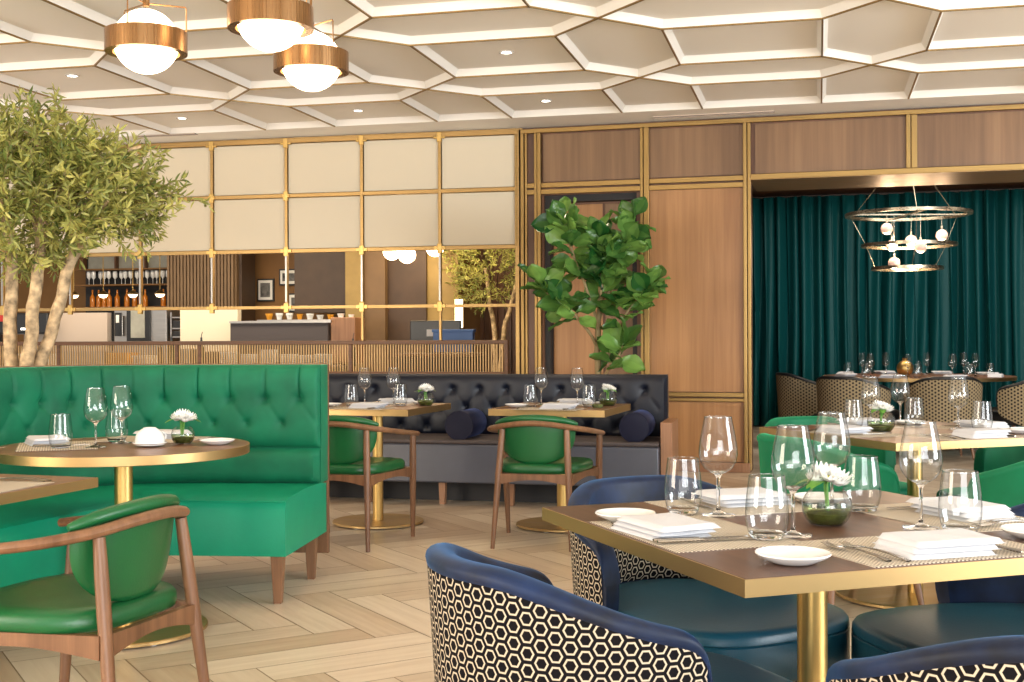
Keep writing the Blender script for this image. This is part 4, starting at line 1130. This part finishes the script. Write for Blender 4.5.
def napkin(Mx, label, group, w_=.20, d_=.145, seed=0):
    t = thing('folded_napkin', label, 'napkin', Mx, group)
    rn = random.Random(seed)
    for k, (dx, dy, sc_) in enumerate(((-.016, -.004, .97), (-.006, .0, .98), (.006, .002, 1.0))):
        b = new(); z0 = .0105*k
        def lay(tp):
            def f(u, v):
                x = (u-.5)*w_*sc_+dx; y = (v-.5)*d_+dy
                ed = min(u, 1-u, v, 1-v); rnd_ = (1-max(0, 1-ed/.05)**2)
                zz = z0+(.0098*rnd_ if tp else .0004*(1-rnd_))+.0016*math.sin(9*u+4*v+k+seed)*math.sin(3*v+seed)*(1 if tp else 0)
                return Vector((x, y, zz+.0006))
            return f
        g1 = grid(b, lay(1), 22, 14); g0 = grid(b, lay(0), 22, 14)
        for i in range(22):
            for j in (0, 14): b.faces.new((g1[i][j], g1[i+1][j], g0[i+1][j], g0[i][j]))
        for j in range(14):
            for i in (0, 22): b.faces.new((g1[i][j], g1[i][j+1], g0[i][j+1], g0[i][j]))
        finish(b, 'folded_layer', M['napkin'], parent=t, angle=70)
    return t
def fork(Mx, label, group):
    t = thing('dinner_fork', label, 'fork', Mx, group)
    b = new()
    def hd(u, v):
        wv = .0028+.0032*(1-u)**1.5+ .007*sst(.8, 1.0, u); return Vector(((v-.5)*2*wv, -.195+.145*u, .0030+.006*math.sin(PI*u*.9)+.003*u))
    g1 = grid(b, hd, 20, 2); g2 = grid(b, lambda u, v: hd(u, v)-Vector((0, 0, .0022)), 20, 2)
    for i in range(20):
        for j in (0, 2): b.faces.new((g1[i][j], g1[i+1][j], g2[i+1][j], g2[i][j]))
    finish(b, 'handle', M['steel'], parent=t, angle=60)
    b = new()
    for k in range(4):
        x = -.0078+.0052*k; tube(b, [(x*.8, -.052, .0075), (x, -.04, .0058), (x, -.022, .0045), (x, 0, .010)], [.0021, .002, .0017, .0008], 6)
    finish(b, 'tines', M['steel'], parent=t)
    return t
def knife(Mx, label, group, L_=.215):
    t = thing('dinner_knife', label, 'knife', Mx, group)
    b = new(); tube(b, [(0, -L_, .006), (0, -L_+.01, .006), (0, -L_*.72, .0055), (0, -L_*.52, .005)], [.004, .0062, .0052, .0045], 10, .65); finish(b, 'handle', M['steel'], parent=t)
    b = new(); vs = []
    n_ = 12
    for i in range(n_+1):
        u = i/n_; y = -L_*.53+u*L_*.53; wv = .0085*math.sqrt(max(.02, 1-u**5)); vs.append([b.verts.new((.0045-wv*1.6, y, .0035)), b.verts.new((.0045, y, .0035)), b.verts.new((.0045, y, .0058)), b.verts.new((.0045-wv*1.6, y, .0042))])
    for a_, c_ in zip(vs, vs[1:]):
        for i in range(4): b.faces.new((a_[i], a_[(i+1) % 4], c_[(i+1) % 4], c_[i]))
    b.faces.new(vs[0]); b.faces.new(vs[-1]); finish(b, 'blade', M['steel'], parent=t, angle=60)
    return t
def placemat(Mx, label, group, w_=.44, d_=.30):
    b = new(); box(b, -w_/2, w_/2, -d_/2, d_/2, 0, .0016); o = finish(b, 'woven_placemat', M['mat'], Mx=Mx, smooth=False); return tag(o, label, 'placemat', group)
Tm = lambda x, y, z=0: Matrix.Translation((x, y, z))
Rz = lambda d: Matrix.Rotation(R_(d), 4, 'Z')
PROTO = {}
def put(kind, fn, Mx, label, group, **k):
    if kind in PROTO: return dup(PROTO[kind], Mx, label, group)
    PROTO[kind] = fn(Mx, label, group, **k); return PROTO[kind]
def setting(S, where, tn, zt=.752, plate=(-.2, -.3), nap=(0, -.40), wg=None, tg=None, forks=2, knives=1, mat=True, fp=-.178, napk='nap'):
    """S: frame with the diner at -y looking along +y; where: how to find this place"""
    g = tn
    if mat: put('mat'+str(mat), placemat, S @ Tm(0, -.34, zt), 'beige woven placemat at '+where, 'placemats on '+g, **({} if mat is True else dict(w_=mat[0], d_=mat[1])))
    z = zt+.0018
    if nap: put(napk, napkin, S @ Tm(nap[0], nap[1], z) @ Rz(nap[2] if len(nap) > 2 else 0), 'folded white napkin at '+where, 'napkins on '+g)
    if plate: put('plate', bread_plate, S @ Tm(plate[0], plate[1], zt+(.002 if True else 0)), 'small white bread plate at '+where, 'bread plates on '+g)
    if wg: put('wine', wine_glass, S @ Tm(wg[0], wg[1], z), 'empty wine glass at '+where, 'wine glasses on '+g)
    if tg: put('tumbler', tumbler, S @ Tm(tg[0], tg[1], z), 'stemless water glass at '+where, 'water glasses on '+g)
    for i in range(forks): put('fork', fork, S @ Tm(fp+.034*i, -.262-.014*i, z) @ Rz(4), ['outer', 'inner'][i]+' fork at '+where, 'forks on '+g)
    for i in range(knives): put('knife', knife, S @ Tm(.135-.02*i, -.27, z) @ Rz(-3), ['outer ', 'inner '][i]*(knives > 1)+'knife at '+where, 'knives on '+g)
TN = 'the nearest table'
setting(TF1, 'the place nearest the camera on the front table', TN, plate=(-.335, -.395), wg=(.162, -.131), tg=(.198, -.217), nap=(.0, -.392, -3))
setting(TF1 @ Rz(-90), 'the left place on the front table, over the hexagons', TN, plate=(-.205, -.405), wg=(.123, -.162), tg=(.139, -.236), nap=(0, -.405, 4), knives=2)
setting(TF1 @ Rz(180), 'the far place on the front table, before the facing chair', TN, plate=(-.19, -.30), wg=(.161, -.204), tg=(.226, -.26), nap=(0, -.37, 0))
setting(TF1 @ Rz(90), 'the right place on the front table, beyond the nearest napkin', TN, plate=(-.33, -.30), wg=(.233, -.177), tg=(.14, -.20), nap=(0, -.375, 0))
vase(TF1 @ Tm(.0, -.008, .753) @ Rz(20), 'fishbowl vase of white daisies in the middle of the nearest table', .056, seed=2)
T2 = 'the table of the green chairs'
def w2l(F, x, y): q = F.inverted() @ Vector((x, y, 0)); return q.x, q.y
def abs_glass(F, kind, x, y, label, group, z=.7538):
    f = {'wine': wine_glass, 'tumbler': tumbler}[kind]
    put(kind, f, frame(x, y, z), label, group)
setting(TF2, 'the camera-side place on the table of the green chairs', T2, plate=(.36, -.30), nap=(.02, -.40))
setting(TF2 @ Rz(-90), 'the left place on the table of the green chairs', T2, plate=None, nap=(0, -.38))
setting(TF2 @ Rz(180), 'the curtain-side place on the table of the green chairs', T2, plate=(-.22, -.3), nap=(0, -.38))
setting(TF2 @ Rz(90), 'the right place on the table of the green chairs', T2, plate=(-.3, -.3), nap=(0, -.38))
for k_, x, y, l_ in (('wine', 1.69, 5.8, 'wine glass just behind the flower vase on the table of the green chairs'), ('wine', 1.915, 6.07, 'wine glass standing farthest back on the table of the green chairs'),
                     ('wine', 2.05, 5.65, 'wine glass right of centre on the table of the green chairs'), ('tumbler', 1.58, 5.7, 'water glass left of the vase on the table of the green chairs'),
                     ('tumbler', 1.91, 5.85, 'water glass beside the farthest wine glass on the table of the green chairs'), ('tumbler', 2.10, 5.50, 'water glass at the right end of the table of the green chairs')):
    abs_glass(TF2, k_, x, y, l_, ('wine' if k_ == 'wine' else 'water')+' glasses on '+T2)
vase(frame(1.655, 5.52, .753, 40), 'fishbowl vase with one white bloom on the table of the green chairs', .062, seed=5)
# bench tables
for TT, nm_, dx in ((TB1, 'the bench table beside the booth', 0), (TB2, 'the bench table before the fig plant', 0)):
    n1 = nm_
    setting(TT @ Tm(0, .03), 'the chair side of '+nm_, n1, plate=(-.24, -.22), nap=(.06, -.30), mat=(.40, .26), forks=1, knives=1, napk='nap2')
    setting(TT @ Rz(180) @ Tm(0, .03), 'the bench side of '+nm_, n1, plate=(-.24, -.2), nap=(-.02, -.30), mat=(.40, .26), forks=1, knives=1, napk='nap2')
for (x, y, k_, l_) in ((-1.02, 7.80, 'tumbler', 'water glass nearest the booth end on the bench table beside the booth'), (-.96, 8.0, 'wine', 'wine glass on the left of the bench table beside the booth'),
                       (-.765, 7.93, 'wine', 'wine glass on the right of the bench table beside the booth'), (-.71, 7.80, 'tumbler', 'water glass nearest the vase on the bench table beside the booth'),
                       (.112, 7.62, 'tumbler', 'water glass on the left of the bench table before the fig plant'), (.185, 7.86, 'wine', 'wine glass on the left of the bench table before the fig plant'),
                       (.41, 7.75, 'wine', 'wine glass on the right of the bench table before the fig plant'), (.475, 7.62, 'tumbler', 'water glass on the right of the bench table before the fig plant')):
    abs_glass(None, k_, x, y, l_, ('wine' if k_ == 'wine' else 'water')+' glasses on the bench tables')
vase(frame(-.548, 7.80, .753, 10), 'small vase of white flowers on the bench table beside the booth', .055, seed=8)
vase(frame(.60, 7.72, .753, 70), 'small vase of pale green-white flowers on the bench table before the fig plant', .058, seed=9)
lathe_thing('tea_light_dish', [(0, 0), (.03, 0), (.036, .02), (.03, .022), (0, .01)], M['moss'], frame(.52, 7.50, .7535), 'small dark dish in front of the vase on the bench table before the fig plant', 'dish')
# round table
RN = 'the round booth table'
put('mat(.42,.3)', placemat, frame(RTX-.26, RTY-.02, .7515, -70), 'beige placemat on the left half of the round booth table', 'placemats on '+RN, w_=.42, d_=.30)
put('mat(.42,.3)', placemat, frame(RTX+.02, RTY+.30, .7515, 170), 'beige placemat on the booth side of the round booth table', 'placemats on '+RN)
put('nap', napkin, frame(RTX-.33, RTY+.06, .7535, -60), 'folded white napkin on the left half of the round booth table', 'napkins on '+RN)
put('nap', napkin, frame(RTX+.06, RTY+.36, .7535, 170), 'folded white napkin on the booth side of the round booth table', 'napkins on '+RN)
put('fork', fork, frame(RTX-.40, RTY-.18, .7535, -75), 'fork by the left napkin on the round booth table', 'cutlery on '+RN)
put('knife', knife, frame(RTX-.13, RTY-.02, .7535, -75), 'knife by the left napkin on the round booth table', 'cutlery on '+RN)
put('tumbler', tumbler, frame(-1.785, 4.86, .752), 'water glass leftmost on the round booth table', 'water glasses on '+RN)
put('tumbler', tumbler, frame(-1.66, 5.16, .752), 'water glass behind the wine glasses on the round booth table', 'water glasses on '+RN)
put('wine', wine_glass, frame(-1.66, 4.90, .752), 'wine glass next to the leftmost water glass on the round booth table', 'wine glasses on '+RN)
put('wine', wine_glass, frame(-1.62, 5.10, .752), 'wine glass standing farther back on the round booth table', 'wine glasses on '+RN)
tag(lathe_thing('saucer', [(0, 0), (.03, 0), (.055, .008), (.068, .014), (.066, .0165), (.03, .006), (0, .005)], M['white'], frame(-1.453, 4.93, .752), 'white saucer under the upturned cup on the round booth table', 'saucer'), 'white saucer under the upturned cup on the round booth table', 'saucer')
cup = thing('coffee_cup', 'white cup turned upside down on its saucer on the round booth table', 'cup', frame(-1.453, 4.93, .7585, 230))
b = new(); lathe(b, [(.056, 0), (.059, .014), (.057, .032), (.049, .05), (.034, .062), (.026, .066), (.024, .069), (.018, .069), (.018, .066), (0, .066)], 40); finish(b, 'cup_body', M['white'], parent=cup)
b = new(); tube(b, catmull([(-.048, 0, .02), (-.072, -.004, .018), (-.076, -.004, .034), (-.06, 0, .046), (-.044, 0, .046)], 5), .0042, 8); finish(b, 'handle', M['white'], parent=cup)
vase(frame(-1.355, 5.06, .752, 30), 'short glass of white flowers on the round booth table', .048, seed=12)
put('plate', bread_plate, frame(-1.205, 5.02, .752), 'small white plate at the right edge of the round booth table', 'bread plates on '+RN)
# table cut by the left edge
put('mat(.42,.3)', placemat, TL @ Tm(.02, -.21, .752) @ Rz(4), 'beige placemat on the table cut by the picture edge', None)
put('nap', napkin, TL @ Tm(.02, -.16, .7538) @ Rz(-20), 'folded white napkin on the table cut by the picture edge', None)
for i in range(2): put('fork', fork, TL @ Tm(.20+.03*i, -.12, .7538) @ Rz(10), ['fork', 'second fork'][i]+' beside the napkin on the table cut by the picture edge', 'forks on the left edge table')
# far round table
FN = 'the far round table'
for i in range(8):
    a = 2*PI*i/8+.3; x, y = 4.32+.58*math.cos(a), 13.1+.58*math.sin(a)
    put('wine', wine_glass, frame(x, y, .7615), 'wine glass on the far round table before the teal curtain', 'wine glasses on '+FN)
    x, y = 4.32+.72*math.cos(a+.16), 13.1+.72*math.sin(a+.16)
    put('tumbler', tumbler, frame(x, y, .7615), 'water glass on the far round table before the teal curtain', 'water glasses on '+FN)
    x, y = 4.32+.80*math.cos(a-.16), 13.1+.80*math.sin(a-.16)
    put('nap', napkin, frame(x, y, .7615, math.degrees(a)+90), 'folded napkin on the far round table before the teal curtain', 'napkins on '+FN)
gs = thing('gold_globe_vase', 'shiny gold ball vase in the middle of the far round table', 'vase', frame(4.12, 12.9, .761))
b = new(); sphere(b, .085, (0, 0, .085), 32, 18); finish(b, 'gold_ball', M['gold'], parent=gs); b = new(); lathe(b, [(.02, .165), (.028, .19), (.02, .19)], 16); finish(b, 'neck', M['gold'], parent=gs)

# ------------------------------------------------------------------ plants
rp = random.Random(21)
def leaf(b, tl_, o, d, up, L_, W_, tone, fold=.25):
    s = d.cross(up).normalized(); n_ = s.cross(d).normalized()
    pts = [o, o+d*L_*.35+s*W_*.5+n_*W_*fold, o+d*L_*.35, o+d*L_*.35-s*W_*.5+n_*W_*fold, o+d*L_*.72+s*W_*.4+n_*W_*fold*.8, o+d*L_*.72-n_*L_*.02, o+d*L_*.72-s*W_*.4+n_*W_*fold*.8, o+d*L_-n_*L_*.06]
    v = [b.verts.new(p) for p in pts]
    for q in ((0, 1, 2), (0, 2, 3), (1, 4, 5, 2), (3, 2, 5, 6), (4, 7, 5), (6, 5, 7)):
        f = b.faces.new([v[i] for i in q]); f[tl_] = tone
def rv3(): return Vector((rp.gauss(0, 1), rp.gauss(0, 1), rp.gauss(0, 1))).normalized()
def olive_crown(parent, cx, cy, cz, rx, ry, rz, ntw, lean, L_=.052, extra=()):
    b = new(); tl_ = b.faces.layers.float.new('tone'); bt_ = new()
    tw = []
    while len(tw) < ntw:
        q = Vector((rp.uniform(-1, 1), rp.uniform(-1, 1), rp.uniform(-1, 1)))
        l = q.length
        if l > 1 or l < .25 or rp.random() > .35+.65*l: continue
        # lumpy silhouette
        k = .86+.20*noise.noise(q.normalized()*1.7+Vector((3, 1, 7)))*2
        tw.append(Vector((cx+q.x*rx*k, cy+q.y*ry*k, cz+q.z*rz*k)))
    for e in extra: tw.append(Vector(e))
    c0_ = Vector((cx, cy, cz-.15))
    for p in tw:
        d = ((p-c0_).normalized()*.7+rv3()*.55+Vector((0, 0, .15))).normalized(); tl2 = rp.uniform(.10, .2)
        tube(bt_, [p-d*.03, p+d*tl2], .0016, 3, cap=False)
        tb = rp.random()*.5
        for k in range(lean):
            u = (k+.5)/lean; o = p+d*tl2*u; ld = (d*.6+rv3()*.75).normalized()
            leaf(b, tl_, o, ld, rv3(), L_*rp.uniform(.65, 1.15), L_*.22, min(1, tb+rp.random()*.5))
    f = finish(b, 'foliage', M['olive'], parent=parent, angle=80, recalc=False); finish(bt_, 'twigs', M['figbark'], parent=parent)
    return f
ot = thing('olive_tree', 'olive tree with three pale gnarled trunks behind the green booth', 'tree', frame(-2.85, 7.05))
def trunk(parent, pts, r0, r1, nm='trunk', mt='bark', n=14, kn=.05):
    pts = catmull(pts, 6); m_ = len(pts); b = new()
    pts = [Vector(p)+Vector((noise.noise(Vector(p)*5), noise.noise(Vector(p)*5+Vector((9, 2, 1))), 0))*.02 for p in pts]
    tube(b, pts, [(r0+(r1-r0)*i/(m_-1))*(1+kn*noise.noise(Vector((i*.9, r0*50, 0)))*2) for i in range(m_)], n)
    finish(b, nm, M[mt], parent=parent, angle=80)
trunk(ot, [(-.03, 0, .45), (-.02, .02, .95), (-.035, .02, 1.25), (-.02, 0, 1.65), (-.12, .05, 2.1)], .044, .03)
trunk(ot, [(.02, -.03, .45), (.07, -.03, .95), (.11, -.03, 1.25), (.145, .0, 1.65), (.2, .05, 2.15)], .042, .03)
trunk(ot, [(.04, .0, .45), (.12, .03, .98), (.21, .04, 1.25), (.315, .02, 1.62), (.48, .0, 2.1)], .042, .028)
for e in ((-.3, .1, 2.0, -.55, .0, 2.3), (.2, .05, 2.1, .1, -.2, 2.4), (.48, 0, 2.1, .7, .1, 2.3), (.145, 0, 1.7, .0, .3, 2.1), (.315, .02, 1.65, .6, -.2, 1.95)):
    trunk(ot, [e[:3], tuple((Vector(e[:3])+Vector(e[3:]))/2+Vector((0, 0, .05))), e[3:]], .022, .008, 'branch', n=8)
olive_crown(ot, .10, 0, 2.03, .80, .70, .42, 900, 16, .07, [(.88, 0, 2.0), (.92, .02, 2.02), (.86, -.02, 1.93), (.84, .05, 2.07), (.80, .0, 1.92), (.7, 0, 1.8), (.45, -.1, 1.72), (-.1, -.1, 1.68), (.15, -.1, 1.7), (.35, -.1, 1.68)])
b = new(); lathe(b, [(0, 0), (.22, 0), (.27, .5), (.25, .5), (.245, .44), (0, .44)], 36); finish(b, 'planter', M['pot'], parent=ot)
b = new(); lathe(b, [(0, .45), (.24, .445)], 24); finish(b, 'soil', M['soil'], parent=ot)
# small olive beyond the screen, modelled to stand for a reflected tree
o2 = thing('reflected_olive_tree', 'smaller yellow-lit reflection of an olive tree seen through the brass grid', 'tree', KF @ Tm(-.42, .9))
trunk(o2, [(0, 0, .4), (.02, 0, 1.2), (-.05, 0, 1.6), (-.1, 0, 2.0)], .035, .02); trunk(o2, [(.05, 0, .4), (.12, 0, 1.2), (.22, 0, 1.6), (.3, 0, 2.0)], .035, .02)
olive_crown(o2, .0, 0, 2.05, .62, .35, .50, 300, 12, .06)
b = new(); lathe(b, [(0, 0), (.2, 0), (.24, .45), (.22, .45), (.2, .40), (0, .4)], 24); finish(b, 'planter', M['pot'], parent=o2)

fig = thing('fiddle_leaf_fig', 'tall fiddle-leaf fig with large glossy leaves behind the bench, by the timber wall', 'potted plant', frame(.70, 9.95))
BR = [[(0, 0, .42), (-.01, 0, .9), (.0, 0, 1.3), (.03, 0, 1.55), (.04, .02, 1.85), (.0, 0, 2.05)],
      [(.0, 0, 1.28), (-.10, -.03, 1.55), (-.22, -.02, 1.85), (-.30, 0, 2.10), (-.34, 0, 2.2)],
      [(.01, 0, 1.33), (.12, .04, 1.6), (.2, .02, 1.85), (.26, -.03, 2.05), (.32, -.03, 2.22)],
      [(-.01, 0, 1.1), (-.14, -.08, 1.28), (-.26, -.1, 1.42), (-.46, -.05, 1.55), (-.55, -.03, 1.62)],
      [(.05, 0, .95), (.13, -.1, 1.15), (.27, -.12, 1.42), (.40, -.1, 1.55), (.52, -.06, 1.62)],
      [(0, 0, .8), (.10, -.1, .95), (.18, -.14, 1.05), (.22, -.15, 1.12)]]
BR = [[(x*.86, y, z if z < 1.2 else 1.2+(z-1.2)*.93) for x, y, z in br] for br in BR]
for i, br in enumerate(BR): trunk(fig, br, .032 if i == 0 else .014, .009 if i == 0 else .006, 'stem', 'figbark', 10, .03)
b = new(); tl_ = b.faces.layers.float.new('tone')
def figleaf(o, d, up, L_, tone):
    s = d.cross(up).normalized(); n_ = s.cross(d).normalized(); nu, nv_ = 9, 6
    def f(u, v):
        a = (v-.5)*2; wv = L_*.36*(math.sin(PI*u**1.35)**.8 if 0 < u < 1 else 0)*(1+.12*math.sin(5*u))
        wv = max(wv, .003)
        return o+d*(L_*(u+.10))+s*a*wv+n_*(L_*.10*a*a-L_*.28*(u-.2)**2+.006*math.sin(18*u+3*a))
    V = [[b.verts.new(f(i/nu, j/nv_)) for j in range(nv_+1)] for i in range(nu+1)]
    for i in range(nu):
        for j in range(nv_):
            fc = b.faces.new((V[i][j], V[i+1][j], V[i+1][j+1], V[i][j+1])); fc[tl_] = min(1, max(0, tone+(.22 if j in (2, 3) and i % 9 < 8 else 0)*.6))
    st = [b.verts.new(p) for p in (o-s*.003, o+s*.003, o+d*L_*.12+s*.003, o+d*L_*.12-s*.003)]; fc = b.faces.new(st); fc[tl_] = .7
for i, br in enumerate(BR):
    pts = catmull(br, 10); m_ = len(pts); nl = (40, 32, 34, 27, 27, 14)[i]
    st_ = .55 if i == 0 else (.35 if i < 5 else .3)
    for k in range(nl):
        u = st_+(1-st_)*(k+.5)/nl; p = pts[min(m_-1, int(u*(m_-1)))]
        az = k*2.4+i; out = Vector((math.cos(az), math.sin(az)*.8-.15, rp.uniform(-.35, 1.1))).normalized()
        if k > nl-4: out = (out*.6+Vector((0, 0, .8))).normalized()
        figleaf(Vector(p), out, (Vector((0, -.6, .8))+rv3()*.8).normalized(), rp.uniform(.17, .25), rp.random()*.8)
finish(b, 'leaves', M['figleaf'], parent=fig, angle=80, recalc=False)
b = new(); lathe(b, [(0, 0), (.17, 0), (.21, .46), (.19, .46), (.185, .42), (0, .42)], 32); finish(b, 'planter', M['pot'], parent=fig)

# ------------------------------------------------------------------ light
def area(name, loc, tgt, sx, sy, en, col):
    ld = bpy.data.lights.new(name, 'AREA'); ld.shape = 'RECTANGLE'; ld.size = sx; ld.size_y = sy; ld.energy = en; ld.color = col
    o = bpy.data.objects.new(name, ld); COL.objects.link(o); o.location = loc
    o.rotation_euler = (Vector(tgt)-Vector(loc)).to_track_quat('-Z', 'Y').to_euler(); return o
area('daylight_window_right', (8.0, .5, 1.8), (.8, 6.5, 2.6), 4.0, 2.6, 700, (.88, .95, 1.0))
area('daylight_window_behind', (1.2, -6.5, 2.0), (.3, 7, 2.0), 6, 2.4, 520, (.95, .98, 1.0))
area('daylight_window_left', (-7.5, .5, 1.8), (-.5, 7, 2.4), 4.0, 2.4, 450, (1.0, .88, .72))
area('ceiling_fill', (0, -5.0, .1), (0, 7.5, 3.1), 10, 3, 330, (1, .97, .92))  # added unseen light aimed upwards to brighten the ceiling coffers
for _p, _t, _e in (((8.6, 5.2, 1.5), (4.1, 10.3, 2.86), 260),):
    ld = bpy.data.lights.new('low_sun_beam', 'SPOT'); ld.energy = _e; ld.spot_size = R_(7); ld.spot_blend = .6; ld.color = (1, .95, .86); ld.shadow_soft_size = .02
    lo = bpy.data.objects.new('low_sun_beam', ld); COL.objects.link(lo); lo.location = _p; lo.rotation_euler = (Vector(_t)-Vector(_p)).to_track_quat('-Z', 'Y').to_euler()
area('kitchen_light', tuple(KF @ Vector((-3.6, -.9, 2.95))), tuple(KF @ Vector((-3.6, 0, 0))), 5.5, .6, 190, (1, .84, .62))
area('hall_light', tuple(KF @ Vector((-.6, .2, 2.95))), tuple(KF @ Vector((-.5, .6, 0))), 1.6, .8, 60, (1, .78, .42))
area('curtain_fill', tuple(WF @ Vector((2.0, 2.6, 3.03))), tuple(WF @ Vector((2.0, 4.2, 0))), 4.0, 1.0, 120, (1, .93, .82))  # added light with no visible fitting, brightens the teal curtain
for (x, y, z) in ((-1.71, 5.77, 2.577), (-1.06, 5.43, 2.60), (-1.005, 6.19, 2.576)): pass
wd = bpy.data.worlds.new('room_daylight'); SC.world = wd; wd.use_nodes = True
wd.node_tree.nodes['Background'].inputs[0].default_value = (.95, .93, .9, 1); wd.node_tree.nodes['Background'].inputs[1].default_value = 1.15

# ------------------------------------------------------------------ camera
cd = bpy.data.cameras.new('camera'); cd.sensor_width = 36; cd.lens = 1230/1024*36; cd.shift_y = -3/1024
cd.clip_start = .05
cam = bpy.data.objects.new('camera', cd); COL.objects.link(cam)
cam.matrix_world = Matrix.Translation((0, 0, 1.18)) @ Matrix.Rotation(R_(90), 4, 'X') @ Matrix.Rotation(-.004, 4, 'Z')
SC.camera = cam
SC.view_settings.view_transform = 'Standard'; SC.view_settings.look = 'None'
SC.view_settings.exposure = 0.0; SC.view_settings.gamma = 1.0; SC.view_settings.use_curve_mapping = False
SC.cycles.use_denoising = True
SC.cycles.max_bounces = 12; SC.cycles.transparent_max_bounces = 40; SC.cycles.transmission_bounces = 10; SC.cycles.glossy_bounces = 5; SC.cycles.diffuse_bounces = 4
SC.cycles.caustics_reflective = False; SC.cycles.caustics_refractive = False; SC.cycles.sample_clamp_indirect = 6
